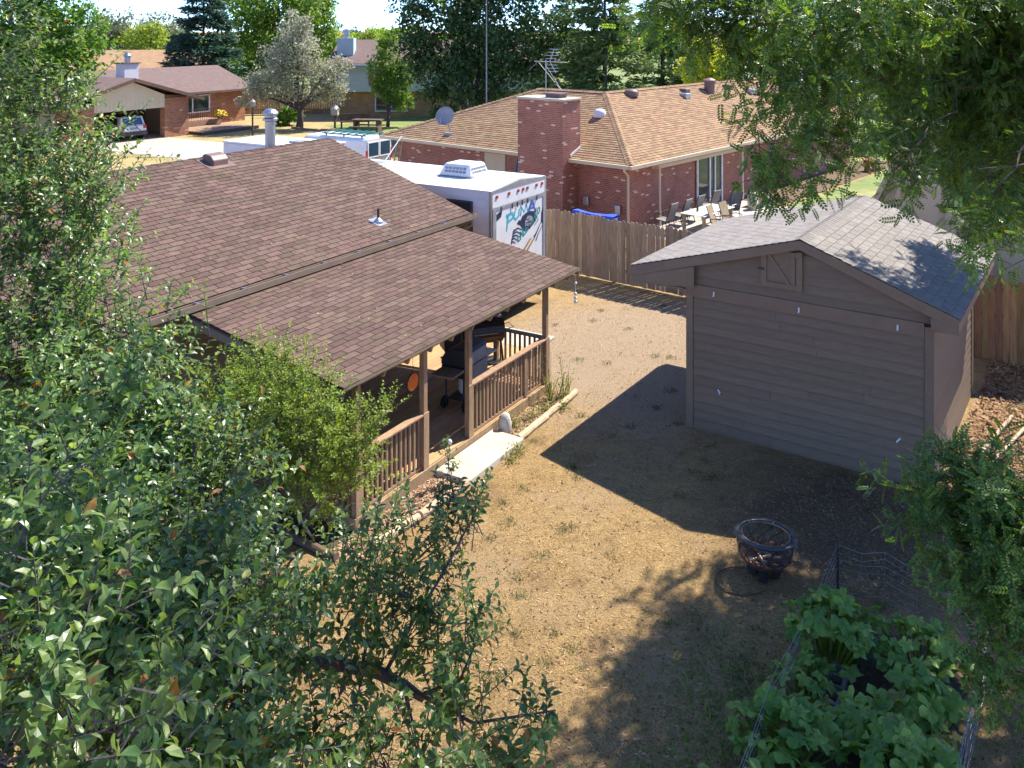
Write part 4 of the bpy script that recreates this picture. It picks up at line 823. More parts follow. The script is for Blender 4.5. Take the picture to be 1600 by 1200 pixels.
part('rake_board', MB().prism([(31.2, 2.42), (36.6, 4.02), (42.0, 2.42), (42.0, 2.64), (36.6, 4.24), (31.2, 2.64)], 52.45, 52.499, 1), 'timber_dark', gh, off=go)
part('wall', MB().box(24, 50.0, 57.5, 66, 0, 2.6), 'brick_orange', gh, off=go)
part('house_roof', MB().prism([(56.9, 2.5), (61.8, 4.25), (66.6, 2.5), (66.6, 2.66), (61.8, 4.41), (56.9, 2.66)], 23.5, 50.8, 0), 'roof_far', gh, off=go)
chm = part('chimney', MB().box(39.2, 40.3, 57.4, 58.4, 2.6, 5.0), 'white_side', gh, off=go); part('chimney_cap', MB().box(39.1, 40.4, 57.3, 58.5, 5.001, 5.08), 'timber_dark', chm, off=go); part('chimney_pipe', MB().lathe([(0, 5.08), (.22, 5.08), (.22, 5.5), (.3, 5.52), (.3, 5.6), (.2, 5.7), (.2, 5.85), (0, 5.9)], 14, (39.75, 57.9, 0)), 'galv', chm, off=go)
ww = part('window', MB().box(43.4, 46.4, 57.44, 57.49, 1.1, 2.3), 'glass_dark', gh, off=go)
fm = MB()
for a in ((43.3, 43.42, 1.05, 2.36), (46.38, 46.5, 1.05, 2.36), (44.85, 44.95, 1.1, 2.3), (43.3, 46.5, 2.3, 2.38), (43.3, 46.5, 1.0, 1.1)): fm.box(a[0], a[1], 57.40, 57.488, a[2], a[3])
part('window_frame', fm, 'window_frame', ww, off=go)
part('siding_panel', MB().box(41.2, 43.28, 57.42, 57.49, 1.1, 2.55), 'cream', gh, off=go)
for x, y in ((33.6, 55.0), (35.3, 54.6)): part('roof_vent', MB().box(x, x+.7, y, y+.4, 3.2+(x-33)*.25, 3.42+(x-33)*.25), 'vent_brown', gh, off=go)
pt_ = thing('entry_deck', 'low weathered entry deck with dark railing beside the garage', 'deck', HF, (44.0, 54.5))
for i in range(12): part('plank', MB().box(-2.6, 2.4, -2.6+i*.28, -2.34+i*.28, .18, .24), 'wood_rail', pt_)
part('rim_board', MB().box(-2.6, 2.4, -2.66, -2.61, .0, .235), 'timber_dark', pt_); part('upper_step', MB().box(-1.9, 2.0, 1.0, 2.8, .1, .62), 'wood_rail', pt_)
part('top_rail', MB().box(-1.9, 1.9, 1.0, 1.06, 1.45, 1.5), 'black_metal', pt_)
for i in range(20): part('baluster', MB().box(-1.85+i*.195, -1.83+i*.195, 1.02, 1.04, .62, 1.45), 'black_metal', pt_)
ypt = thing('flower_pot', 'round yellow flowering plant on the entry deck', 'plant', HF, (45.6, 55.15, .62))
part('pot', MB().lathe([(0, 0), (.2, 0), (.27, .3), (0, .3)], 12), 'vent_brown', ypt)
rg = np.random.default_rng(4); q = nrm(rg.normal(size=(260, 3)))*.42; q[:, 2] = np.abs(q[:, 2])*.8+.3; Xb, Yb, Zb = basis(rg.normal(size=(260, 3)), q)
V, F = inst([(-.5, 0, 0), (.5, 0, 0), (.5, 1, 0), (-.5, 1, 0)], [(0, 1, 2, 3)], q, Xb, Yb, Zb, np.full(260, .12)); mk('blossom', npmesh('blossom', V, F, 'flower_yellow'), ypt)
lp = thing('lamp_post', 'thin dark lamp post standing on the far dry lawn', 'lamp post', HF, (43.1, 48.8)); part('pole', MB().tube([(0, 0, 0), (0, 0, 2.0)], .06, 8), 'black_metal', lp); part('lantern', MB().lathe([(.1, 2.0), (.17, 2.1), (.2, 2.4), (.05, 2.55), (0, 2.56)], 10), 'grey_plastic', lp)
# orange roofed house far left
oh = thing('far_house', 'distant house with flat orange tan roof behind the garage house', 'house', (-46, 92, 0), None) if False else thing('far_house', 'distant house with orange tan roof behind the garage house', 'house', None, (-43.5, 90, 0), R(8))
part('wall', MB().box(-7, 7, 0, 8, 0, 2.9), 'olive_siding', oh); part('roof', MB().prism([(-.6, 2.8), (4, 5.0), (8.6, 2.8), (8.6, 3.0), (4, 5.2), (-.6, 3.0)], -7.5, 7.5, 0), 'roof_orange', oh)
wq = part('window', MB().box(1.5, 3.6, -.06, -.005, 1.5, 2.5), 'glass_dark', oh); part('window_frame', MB().box(1.35, 3.75, -.04, -.002, 1.35, 2.65), 'window_frame', oh)
# teal split level
th = thing('split_level_house', 'two storey house with pale teal siding over tan brick', 'house', None, (-12.0, 74.5, 0), R(3))
part('wall', MB().box(-6.5, 12, 0, 9, 0, 2.2), 'brick_tan', th)
part('upper_storey', MB().box(-6.5, 12, -.5, 9, 2.2, 4.5), 'teal_siding', th)
for i in range(11): part('siding_board', MB().hexa([(-6.5, -.55, 2.2+i*.205), (12, -.55, 2.2+i*.205), (12, -.502, 2.2+i*.205), (-6.5, -.502, 2.2+i*.205)], [(-6.5, -.515, 2.405+i*.205), (12, -.515, 2.405+i*.205), (12, -.502, 2.405+i*.205), (-6.5, -.502, 2.405+i*.205)]), 'teal_siding', th)
part('roof', MB().prism([(-1.2, 4.4), (4.25, 6.3), (9.6, 4.4), (9.6, 4.62), (4.25, 6.52), (-1.2, 4.62)], -7.1, 12.6, 0), 'roof_far', th)
part('gutter', MB().box(-7.1, 12.6, -1.3, -1.2, 4.42, 4.58), 'white', th)
for x0, x1, z0, z1, yy in ((-3.2, -1.2, 2.75, 4.1, -.56), (4.0, 6.2, 2.75, 4.1, -.56), (-3.2, -.6, .55, 1.95, -.03), (4.6, 6.4, .2, 2.0, -.03)):
    w_ = part('window', MB().box(x0, x1, yy-.03, yy, z0, z1), 'glass_dark', th); fm = MB()
    for a in ((x0-.09, x0, z0, z1), (x1, x1+.09, z0, z1), (x0-.09, x1+.09, z1, z1+.09), (x0-.09, x1+.09, z0-.09, z0), ((x0+x1)/2-.04, (x0+x1)/2+.04, z0, z1)): fm.box(a[0], a[1], yy-.05, yy-.002, a[2], a[3])
    part('window_frame', fm, 'window_frame', w_)
for x in (-3.75, -1.1): part('shutter', MB().box(x, x+.46, -.6, -.557, 2.7, 4.15), 'vent_brown', th)
chq = part('chimney', MB().box(-6.6, -5.2, .5, 1.8, 4.6, 6.7), 'teal_siding', th); part('chimney_pipe', MB().lathe([(0, 6.7), (.25, 6.7), (.25, 7.2), (.34, 7.25), (.34, 7.4), (0, 7.5)], 12, (-5.9, 1.1, 0)), 'galv', chq)
part('downspout', MB().tube([(-6.4, -.6, 4.4), (-6.4, -.6, 2.2), (-6.4, -.1, 2.0), (-6.4, -.1, 0)], .07, 5), 'white', th)
hr = thing('far_house', 'pale roofed house glimpsed between the yellow tree and the locust leaves', 'house', None, (24, 76, 0), R(-20)); part('wall', MB().box(-7, 7, 0, 8, 0, 2.8), 'tan_paint', hr); part('roof', MB().prism([(-.6, 2.7), (4, 5.4), (8.6, 2.7), (8.6, 2.9), (4, 5.6), (-.6, 2.9)], -7.5, 7.5, 0), 'white_side', hr)
# clutter on the teal house's lawn
bn1 = thing('garden_bench', 'dark wooden garden bench on the lawn in front of the tan brick', 'bench', None, (-15.2, 66.5, 0), R(12))
part('seat', MB().box(-1.1, 1.1, -.25, .25, .42, .5), 'timber_dark', bn1); part('backrest', MB().box(-1.1, 1.1, .22, .28, .55, 1.05), 'timber_dark', bn1)
for x in (-1, 1): part('leg', MB().box(x-.06, x+.06, -.25, .25, 0, .42), 'timber_dark', bn1)
bn2 = thing('picnic_table', 'dark picnic table standing beside the narrow tree', 'table', None, (-13.6, 63.5, 0), R(-8))
part('table_top', MB().box(-1.1, 1.1, -.4, .4, .85, .95), 'timber_dark', bn2)
for x in (-1, 1): part('leg', MB().box(x*.85-.08, x*.85+.08, -.45, .45, 0, .85), 'timber_dark', bn2); part('bench_seat', MB().box(-1.1, 1.1, x*.75-.15, x*.75+.15, .42, .5), 'timber_dark', bn2)
bh = thing('birdhouse', 'small birdhouse with white pointed roof on a post on the lawn', 'birdhouse', None, (-16.6, 66.0, 0)); part('post', MB().box(-.07, .07, -.07, .07, 0, 1.0), 'timber_dark', bh); part('box', MB().box(-.25, .25, -.25, .25, 1.0, 1.45), 'tan_paint', bh); part('roof', MB().lathe([(.38, 1.45), (0, 1.85)], 4), 'white', bh)
for k, (x, y, a, lb) in enumerate([(-17.8, 64.5, .5, 'pale plank lying on the dry lawn left of the birdhouse'), (-18.9, 65.2, .8, 'grey plank lying in the shade of the silvery tree')]): solo('plank', MB().box(-1.4, 1.4, -.1, .1, .0, .12), 'fence_wood', lb, 'plank', (x, y, .01), -a)
rfc = thing('board_fence', 'brown board fence far behind under the silvery tree', 'fence', None, (-27, 76, 0), R(6))
bf = MB(); rg = random.Random(9)
for i in range(110): bf.box(-8+i*.15, -8+i*.15+.135, -.012, .012, .05, 1.85+rg.uniform(-.03, .03))
part('pickets', bf, 'fence_wood_warm', rfc, kind='stuff')
for z in (.4, 1.5): part('fence_rail', MB().box(-8, 8.5, .015, .06, z, z+.1), 'fence_wood_warm', rfc)

# ------------------------------------------------------------------ things on the deck
gl = thing('gas_grill', 'dark gas grill with side shelves standing behind the deck railing', 'grill', HF, (14.15, 10.05, .2), R(4))
part('firebox', MB().hexa([(-.33, -.22, .6), (.33, -.22, .6), (.33, .24, .6), (-.33, .24, .6)], [(-.4, -.28, .84), (.4, -.28, .84), (.4, .3, .84), (-.4, .3, .84)]), 'black_metal', gl, bevel=.02)
hd = part('hood', MB().prism([(-.28, .845), (-.28, 1.12), (-.2, 1.19), (.02, 1.20), (.2, 1.12), (.3, .95), (.3, .845)], -.4, .4, 0), 'black_metal', gl, bevel=.03)
part('hood_panel', MB().box(-.34, .34, -.294, -.282, .86, 1.1), 'grey_plastic', hd); part('handle', MB().tube([(-.3, .36, .93), (.3, .36, .93)], .016, 8), 'steel', hd)
part('back_panel', MB().box(-.38, .38, -.30, -.285, .42, .84), 'grey_plastic', gl)
part('side_shelf', MB().box(-.84, -.41, -.25, .25, .79, .83), 'wood_rail', gl, bevel=.01); part('side_shelf', MB().box(.41, .84, -.25, .25, .79, .83), 'steel', gl, bevel=.01)
for sx in (-1, 1):
    for sy in (-1, 1): part('leg', MB().tube([(sx*.36, sy*.2, .0 if sx > 0 else .1), (sx*.36, sy*.2, .66)], .02, 6), 'black_metal', gl)
part('bottom_shelf', MB().box(-.34, .34, -.19, .19, .18, .2), 'black_metal', gl)
for sy in (-1, 1): part('wheel', MB().lathe([(0, 0), (.1, .0), (.12, .015), (.12, .045), (.1, .06), (0, .06)], 16, (-.36, sy*.24-.03, .12), 1), 'tyre', gl)
part('gas_bottle', MB().lathe([(.12, .2), (.15, .26), (.15, .45), (.08, .54), (0, .55)], 14, (.05, 0, 0)), 'white_plastic', gl, True)
sk = thing('barrel_smoker', 'bronze barrel smoker with short capped stack, behind the gas grill', 'smoker', HF, (15.55, 10.62, .2), R(-38))
part('barrel', MB().lathe([(0, -.46), (.24, -.46), (.27, -.44), (.27, .44), (.24, .46), (0, .46)], 24, (0, 0, .9), 0), 'bronze', sk)
part('end_cap', MB().lathe([(0, .475), (.2, .475), (.25, .461)], 24, (0, 0, .95), 0), 'steel', sk)
part('handle', MB().tube([(-.3, -.27, .92), (-.3, -.31, .92), (.3, -.31, .92), (.3, -.27, .92)], .014, 6), 'steel', sk)
stk = part('stack', MB().tube([(.36, .08, 1.18), (.36, .08, 1.45)], .05, 10), 'black_metal', sk); part('stack_cap', MB().lathe([(.09, 1.46), (.09, 1.49), (.03, 1.54), (0, 1.54)], 12, (.36, .08, 0)), 'black_metal', stk)
part('hopper', MB().hexa([(-.85, -.2, .62), (-.5, -.2, .62), (-.5, .22, .62), (-.85, .22, .62)], [(-.88, -.22, 1.08), (-.49, -.22, 1.08), (-.49, .24, 1.08), (-.88, .24, 1.08)]), 'black_metal', sk, bevel=.02)
for sx in (-1, 1):
    for sy in (-1, 1): part('leg', MB().tube([(sx*.38, sy*.16, .78), (sx*.44, sy*.3, 0)], .024, 6), 'black_metal', sk)
part('lower_shelf', MB().box(-.42, .42, -.24, .24, .22, .245), 'black_metal', sk)
part('side_bracket', MB().tube([(.47, -.15, .9), (.68, -.15, .95), (.68, .15, .95), (.47, .15, .9)], .012, 6), 'steel', sk)
od = thing('hanging_ornament', 'round orange glass ornament hanging from the patio beam', 'ornament', HF, (12.1, 9.7, 1.4))
part('disc', MB().lathe([(0, -.018), (.09, -.02), (.15, -.008), (.155, 0), (.15, .008), (.09, .02), (0, .018)], 24, (0, 0, 0), 1), 'orange_disc', od); part('rim', MB().lathe([(.15, -.014), (.168, -.01), (.168, .01), (.15, .014)], 24, (0, 0, 0), 1), 'rust', od); part('cord', MB().tube([(0, 0, .16), (0, 0, .78)], .004, 4), 'black_metal', od)
wc = thing('wind_chime', 'string of small white shells hanging at the far corner of the patio roof', 'wind chime', HF, (16.85, 9.02, 1.6))
part('cord', MB().tube([(0, 0, 0), (0, 0, .6)], .004, 4), 'white', wc)
for z in (.02, .1, .19, .42): part('shell', MB().lathe([(0, -.04), (.035, -.02), (.035, .02), (0, .04)], 8, (0, 0, z)), 'white_plastic', wc, True)

# ------------------------------------------------------------------ fire pit
fp = thing('fire_pit', 'round black fire pit with lattice sides and rusty inside, on the lawn', 'fire pit', None, (2.9, 12.15, 0), .3)
fp.rotation_euler = (R(-2), R(3.5), .3)
part('rim', MB().lathe([(.36, .54), (.43, .54), (.435, .555), (.43, .57), (.36, .57), (.355, .555), (.36, .54)], 40), 'black_metal', fp, True)
part('inner_ring', MB().lathe([(.325, .548), (.337, .548), (.337, .56), (.325, .56), (.325, .548)], 36), 'steel', fp)
for k in range(6): a = k*math.pi/3+.2; part('rim_strut', MB().box(-.01, .01, .32, .37, .552, .572), 'steel', fp, M=Matrix.Rotation(a, 4, 'Z'))
part('bowl', MB().lathe([(0, .14), (.16, .145), (.27, .18), (.35, .26), (.365, .30), (.345, .285), (.26, .2), (.15, .165), (0, .16)], 36), 'rust', fp, True)
def pitpt(a, t): r = .355+.045*t; return (r*math.cos(a), r*math.sin(a), .27+.275*t)
for k in range(14):
    a0 = 2*math.pi*k/14
    for sgn in (-1, 1): part('lattice_bar', MB().tube([pitpt(a0+sgn*j/5*.62+.07*math.sin(j*1.2), j/5) for j in range(6)], .009, 4), 'black_metal', fp)
for k in range(4):
    a = k*math.pi/2+.9; part('leg', MB().hexa([(.10, -.06, 0), (.2, -.04, 0), (.2, .04, 0), (.10, .06, 0)], [(.15, -.07, .19), (.27, -.05, .2), (.27, .05, .2), (.15, .07, .19)]), 'black_metal', fp, M=Matrix.Rotation(a, 4, 'Z'), bevel=.01)
rg = random.Random(5)
for k in range(7):
    a = rg.uniform(0, 6.28); solo_r = rg.uniform(0, .15)
    part('charred_stick', MB().tube([(solo_r*math.cos(a)-.12*math.cos(a*2), solo_r*math.sin(a)-.12*math.sin(a*2), .2), (solo_r*math.cos(a)+.12*math.cos(a*2), solo_r*math.sin(a)+.12*math.sin(a*2), .28)], .018, 5), 'rust' if k % 2 else 'log', fp)
ring = MB().tube([(.36*math.cos(t), .3*math.sin(t), .018) for t in [i*2*math.pi/26 for i in range(27)]], .009, 5)
solo('poker_ring', ring, 'rust', 'thin rusty metal hoop lying on the ground left of the fire pit', 'hoop', (2.55, 12.0, 0))

# ------------------------------------------------------------------ plants: generators
LEAF_V = [(0, 0, 0), (-.24, .33, .07), (0, .36, 0), (.24, .33, .07), (-.19, .68, .03), (0, .7, -.05), (.19, .68, .03), (0, 1, -.16)]
LEAF_F = [(0, 2, 1), (0, 3, 2), (1, 2, 4), (2, 5, 4), (2, 3, 6), (2, 6, 5), (4, 5, 7), (5, 6, 7)]
RH_V = [(0, 0, 0), (.32, .5, .06), (0, 1, -.04), (-.32, .5, .06)]; RH_F = [(0, 1, 2, 3)]
def frond():
    V, F = [], []
    def lf(px, py, pz, ang, l, w):
        n = len(V); c, s_ = math.cos(ang), math.sin(ang)
        for a, b, z in ((0, 0, 0), (w, l*.5, .012), (0, l, -.02), (-w, l*.5, .012)): V.append((px+a*c-b*s_, py+a*s_+b*c, pz+z))
        F.append((n, n+1, n+2, n+3))
    for i in range(6):
        y = .17+i*.14; z = -.22*y*y
        for sg in (-1, 1): lf(0, y, z, -sg*R(66-i*3), .27-.012*abs(i-3), .075)
    lf(0, .98, -.22, 0, .22, .07)
    n = len(V); V.extend([(-.006, 0, 0), (.006, 0, 0), (.006, 1, -.22), (-.006, 1, -.22)]); F.append((n, n+1, n+2, n+3))
    return V, F
FR_V, FR_F = frond()
def shoots(rng, blobs, n, L=(.25, .5), k=11, size=(.055, .085), up=.6, out=.7, spread=.9, droop=0.0, clump=7, tight=.34):
    """leafy shoots gathered in clumps inside rounded masses; returns leaves and the shoot lines"""
    B = np.array([tuple(b[:4]) for b in blobs], float); wgt = np.array([b[3]**2.2*(b[4] if len(b) > 4 else 1) for b in blobs]); wgt /= wgt.sum()
    cl = []
    for b in B:
        q = nrm(rng.normal(size=(clump, 3)))*(rng.uniform(.25, 1, (clump, 1))**.5)*b[3]*.85; cl.append(b[None, :3]+q)
    cl = np.array(cl); bi = rng.choice(len(B), n, p=wgt); ci = rng.integers(0, clump, n)
    P = cl[bi, ci]+rng.normal(size=(n, 3))*(B[bi, 3:4]*tight)
    d = nrm(nrm(P-B[bi, :3])*out+np.array([0, 0, up])+rng.normal(size=(n, 3))*.45)
    Ls = rng.uniform(*L, n)
    t = (np.arange(k)+.6)/k; g = np.arange(k)*2.4
    x0, y0, z0 = basis(d, rng.normal(size=(n, 3)))
    pos = P[:, None]+d[:, None]*(Ls[:, None]*t[None])[..., None]; pos[..., 2] -= droop*(t[None]**2)*Ls[:, None]
    ph = rng.uniform(0, 6.28, (n, 1))+g[None]
    rad = x0[:, None]*np.cos(ph)[..., None]+z0[:, None]*np.sin(ph)[..., None]
    ld = nrm(rad*spread+d[:, None]*(.25+.55*t[None, :, None])+rng.normal(size=pos.shape)*.2+np.array([0, 0, -.18]))
    sz = rng.uniform(*size, (n, k))*(1-.35*np.abs(t-.45))[None]
    upv = nrm(d[:, None]*.7+np.array([0, 0, .9])+rng.normal(size=pos.shape)*.35)
    return pos.reshape(-1, 3), ld.reshape(-1, 3), upv.reshape(-1, 3), sz.ravel(), (P, d, Ls)
def twigs(P, d, Ls, r=.004):
    n = len(P); X, Y, Z = basis(d, np.tile([.3, .2, 1.], (n, 1))); tv = []
    for j, (yy, rr) in enumerate(((-.35, 1.0), (1.0, .35))):
        for a in range(3): tv.append((math.cos(a*2.094)*rr, yy, math.sin(a*2.094)*rr))
    tv = np.array(tv); pts = P[:, None]+X[:, None]*(tv[None, :, 0:1]*r)+Z[:, None]*(tv[None, :, 2:3]*r)+Y[:, None]*(tv[None, :, 1:2]*Ls[:, None, None])
    F = np.array([(0, 1, 4, 3), (1, 2, 5, 4), (2, 0, 3, 5)]); return pts.reshape(-1, 3), (F[None]+(np.arange(n)*6)[:, None, None]).reshape(-1, 4)
def put_leaves(root, name, stuffname, tv, tf, pos, ld, up, sz, m, count=300):
    off = np.array(root.location); X, Y, Z = basis(ld, up)
    if count:
        px = CXP+FPX*pos[:, 0]/np.maximum(pos[:, 1], .5); py = CYP+FPX*(EYE-pos[:, 2])/np.maximum(pos[:, 1], .5)
        vis = (px > 0) & (px < 1600) & (py > 0) & (py < 1200) & (pos[:, 1] > 1)
        score = np.where(vis, sz/np.maximum(pos[:, 1], .5), -1); pick = np.argsort(-score)[:count]
        me = npmesh(name, np.array(tv), np.array(tf), m)
        for i in pick:
            M = Matrix(((X[i, 0], Y[i, 0], Z[i, 0], 0), (X[i, 1], Y[i, 1], Z[i, 1], 0), (X[i, 2], Y[i, 2], Z[i, 2], 0), (0, 0, 0, 1)))
            mk(name, me, root, Matrix.Translation(Vector(pos[i]-off)) @ M @ Matrix.Scale(float(sz[i]), 4))
        keep = np.ones(len(pos), bool); keep[pick] = False
    else: keep = np.ones(len(pos), bool)
    V, F = inst(tv, tf, pos[keep]-off, X[keep], Y[keep], Z[keep], sz[keep])
    o = mk(stuffname, npmesh(stuffname, V, F, m), root); o['kind'] = 'stuff'; return o
def limb(rng, a, b, r0, r1, n=7, wob=.06):
    a, b = np.array(a, float), np.array(b, float); L = np.linalg.norm(b-a); pts = []
    for i in range(n):
        t = i/(n-1); p = a+(b-a)*t; p = p+np.array([0, 0, .12*L*math.sin(t*math.pi)*.6])+(rng.normal(size=3)*wob*L*.35 if 0 < i < n-1 else 0); pts.append(p)
    return pts, [r0+(r1-r0)*(i/(n-1)) for i in range(n)]
def PB(l): return [tuple(D(x, y, Y))+tuple(r) for x, y, Y, *r in l]

# ------------------------------------------------------------------ fruit tree in the left foreground
ap_up = PB([(30, 60, 8.2, .42, .8), (42, 150, 8.0, .42), (72, 245, 7.8, .4), (55, 330, 7.6, .65), (10, 230, 7.8, .6), (115, 350, 7.4, .42), (178, 372, 7.3, .16), (40, 440, 7.2, .55), (200, 520, 6.8, .36), (90, 550, 6.8, .55), (10, 560, 6.6, .6), (60, 640, 6.4, .6), (185, 600, 6.6, .36)])
ap_lo = PB([(120, 700, 6, .55), (235, 690, 6, .34), (30, 760, 5.6, .6), (310, 735, 6, .16), (200, 790, 5.6, .55), (320, 815, 5.6, .24), (90, 860, 5.2, .6), (410, 895, 5.4, .16), (250, 900, 5, .55), (375, 935, 5, .3), (60, 980, 4.6, .6), (200, 1020, 4.5, .5), (325, 1080, 4.6, .34), (450, 965, 5.2, .17), (100, 1120, 4.2, .55), (250, 1160, 4.2, .5), (380, 1160, 4.4, .42), (500, 1170, 4.6, .24), (610, 1195, 4.6, .22), (720, 1180, 4.7, .27), (815, 1175, 4.8, .17), (865, 1130, 4.9, .07, 2)])
ap_r = PB([(560, 900, 5.4, .24), (640, 870, 5.5, .22), (695, 840, 5.6, .16), (735, 815, 5.6, .08, 2), (600, 965, 5.4, .22), (685, 960, 5.3, .2), (735, 1000, 5.2, .1), (655, 1030, 5.35, .16, .6), (540, 1075, 5.3, .15, .6), (715, 1085, 5, .16), (480, 985, 5.35, .2, .7)])
rng = np.random.default_rng(21)
at = thing('fruit_tree', 'large leafy fruit tree filling the left foreground with glossy green leaves', 'tree', None, (-2.75, 5.6, 0))
ap_n = PB([(60, 1010, 3.1, .2), (150, 1110, 3.0, .2), (25, 850, 3.4, .18), (190, 920, 3.5, .16), (300, 1000, 3.6, .14), (20, 1160, 2.9, .18), (260, 1150, 3.3, .16), (100, 740, 4.2, .2), (160, 620, 5.0, .2)])
parts_ = [shoots(rng, ap_n, 150, (.18, .34), 11, (.055, .095), .5), shoots(rng, ap_up, 1500, (.2, .38), 13, (.042, .085), .5), shoots(rng, ap_lo, 2500, (.18, .36), 13, (.042, .09), .5), shoots(rng, ap_r, 250, (.16, .32), 13, (.045, .07), .75)]
pos, ld, upv, sz = (np.concatenate([p[i] for p in parts_]) for i in range(4)); PP = [np.concatenate([p[4][i] for p in parts_]) for i in range(3)]
put_leaves(at, 'leaf', 'leaves', LEAF_V, LEAF_F, pos, ld, upv, sz, 'apple_leaf')
V, F = twigs(*PP, .0045); o = mk('twigs', npmesh('twigs', V-np.array(at.location), F, 'bark_grey'), at); o['kind'] = 'stuff'
tk = MB().tube([(0, 0, 0), (.05, .02, .8), (-.02, .05, 1.6), (.05, .0, 2.4)], [.17, .14, .13, .12], 10); part('trunk', tk, 'bark', at, True)
b0 = np.array([.05, 0, 2.4]); off = np.array(at.location)
for tgt, r in (((35, 250, 7.8), .07), ((90, 560, 6.8), .06), ((60, 900, 5.2), .06), ((250, 900, 5.0), .05), ((200, 1080, 4.5), .05), ((320, 830, 5.6), .05)):
    p, rr = limb(rng, b0, D(*tgt)-off, r, .015); part('branch', MB().tube(p, rr, 8), 'bark_grey', at, True)
br_ = [b0]+[D(*q)-off for q in ((330, 1050, 5.0), (390, 1012, 5.1), (450, 1022, 5.2), (515, 1035, 5.2), (590, 1050, 5.2), (632, 1072, 5.2), (662, 1092, 5.2))]
part('branch', MB().tube(br_, [.075, .05, .043, .04, .037, .036, .032, .022], 9), 'bark_grey', at, True)
for pl in (((565, 1045, 5.2), (572, 1010, 5.25), (560, 990, 5.3)), ((600, 1055, 5.2), (640, 980, 5.3), (690, 900, 5.45), (735, 815, 5.6)), ((520, 1036, 5.2), (560, 960, 5.3), (600, 900, 5.4), (620, 870, 5.5)), ((655, 1088, 5.2), (720, 1060, 5.1), (745, 1000, 5.1)), ((632, 1072, 5.2), (740, 1130, 4.9), (868, 1110, 4.9)), ((630, 1060, 5.2), (640, 1110, 5.1), (655, 1170, 5.0))):
    part('branch', MB().tube([D(*q)-off for q in pl], [.013-.008*i/(len(pl)-1) for i in range(len(pl))], 6), 'bark_grey', at, True)
part('branch', MB().tube([D(*q)-off for q in ((-60, 900, 5.3), (0, 888, 5.3), (60, 880, 5.3), (110, 882, 5.25), (190, 900, 5.2))], [.03, .028, .026, .024, .015], 8), 'bark_grey', at, True)

# ------------------------------------------------------------------ bush by the deck
rng = np.random.default_rng(5)
bx = np.array(HF.W(9.66, 9.75)); lb = thing('lilac_bush', 'bright green leafy bush growing at the near corner of the deck', 'bush', None, tuple(bx))
bl = PB([(430, 590, 12.6, .5), (370, 620, 13.0, .4), (480, 620, 12.4, .5), (400, 690, 12.6, .55), (480, 700, 12.2, .6), (550, 690, 12.3, .4), (590, 650, 12.4, .18), (430, 770, 12.3, .4), (500, 780, 12.1, .4), (545, 740, 12.1, .3), (400, 560, 12.8, .25), (340, 600, 13.1, .2)])
s_ = shoots(rng, bl, 1700, (.16, .34), 13, (.04, .065), .7, .8, .9, 0, 8, .36)
put_leaves(lb, 'leaf', 'leaves', RH_V, RH_F, *s_[:4], 'lilac_leaf', 120)
V, F = twigs(*s_[4], .004); o = mk('twigs', npmesh('twigs', V-bx, F, 'bark_grey'), lb); o['kind'] = 'stuff'
for i, b in enumerate(bl):
    p, rr = limb(rng, (rng.normal()*.1, rng.normal()*.1, 0), np.array(b[:3])-bx, .02, .006); part('stem', MB().tube(p, rr, 6), 'log' if i % 3 == 0 else 'bark', lb, True)

# ------------------------------------------------------------------ locust at the right
rng = np.random.default_rng(12)
lo = thing('locust_tree', 'tall locust tree with feathery leaves hanging in from the upper right', 'tree', None, (10.4, 11.6, 0))
lbv = PB([(1020, 5, 9, .17, 2), (1060, 22, 9, .17, 2), (1090, 10, 9, .24, 1.5), (1125, 45, 9.1, .2, 1.5), (1175, 35, 9.2, .34), (1190, 120, 9.2, .27), (1205, 200, 9, .25), (1212, 270, 8.9, .18), (1215, 310, 8.8, .1), (1280, 40, 10, .5), (1290, 140, 10, .42), (1285, 220, 9.8, .24), (1262, 275, 9.5, .14), (1330, 225, 10, .14), (1380, 30, 11.5, .6), (1380, 130, 12, .5), (1420, 215, 11.5, .33), (1432, 285, 9.5, .15), (1480, 60, 13, .8), (1490, 165, 13.5, .6), (1560, 60, 13.5, .9), (1570, 170, 13, .7), (1590, 270, 11, .45), (1540, 320, 9.5, .24), (1590, 370, 9.2, .26), (1505, 370, 8.8, .12), (1500, 250, 14.5, .45), (1560, 300, 15.5, .5), (1440, 60, 14.5, .7)])
lbo = [(7.4, 13.4, 7.2, 1.0), (8.6, 12.4, 7.4, 1.2), (9.2, 14.6, 7.0, 1.2), (8.4, 16.2, 6.4, .9), (10.2, 13, 8.6, 1.3), (7.2, 14.8, 8.6, 1.0), (6.4, 13.0, 8.9, .9), (9.0, 10.6, 7.2, 1.1), (11.5, 12, 7.6, 1.4), (10.2, 15.8, 7.4, 1.1), (8.2, 11.4, 8.9, 1.0), (6.3, 14.2, 8.9, .75), (7.3, 15.2, 8.8, .8), (8.3, 14.3, 9.0, .8), (6.9, 16.3, 8.9, .7), (8.6, 16.8, 8.7, .8), (9.3, 16.5, 8.6, .8, 2), (9.0, 15.4, 7.9, .7, 2), (8.6, 17.3, 5.0, .5, 6), (8.2, 16.3, 5.2, .45, 6), (7.6, 15.5, 5.1, .35, 5), (7.9, 13.2, 9.2, .8), (1.6, 7.4, 9.3, .75), (.6, 6.7, 9.2, .7), (2.8, 8.2, 9.4, .8), (-.3, 6.2, 9.0, .55), (4.2, 9.2, 9.3, .8), (5.6, 10.4, 9.2, .9), (7.0, 11.4, 9.6, .9), (1.8, 6.2, 9.4, .6)]  # crown masses mostly out of view, several added to shade yard, shed roof, fruit tree
s1 = shoots(rng, lbv, 2300, (.22, .45), 7, (.15, .24), .25, .6, .95, .3, 9, .36)
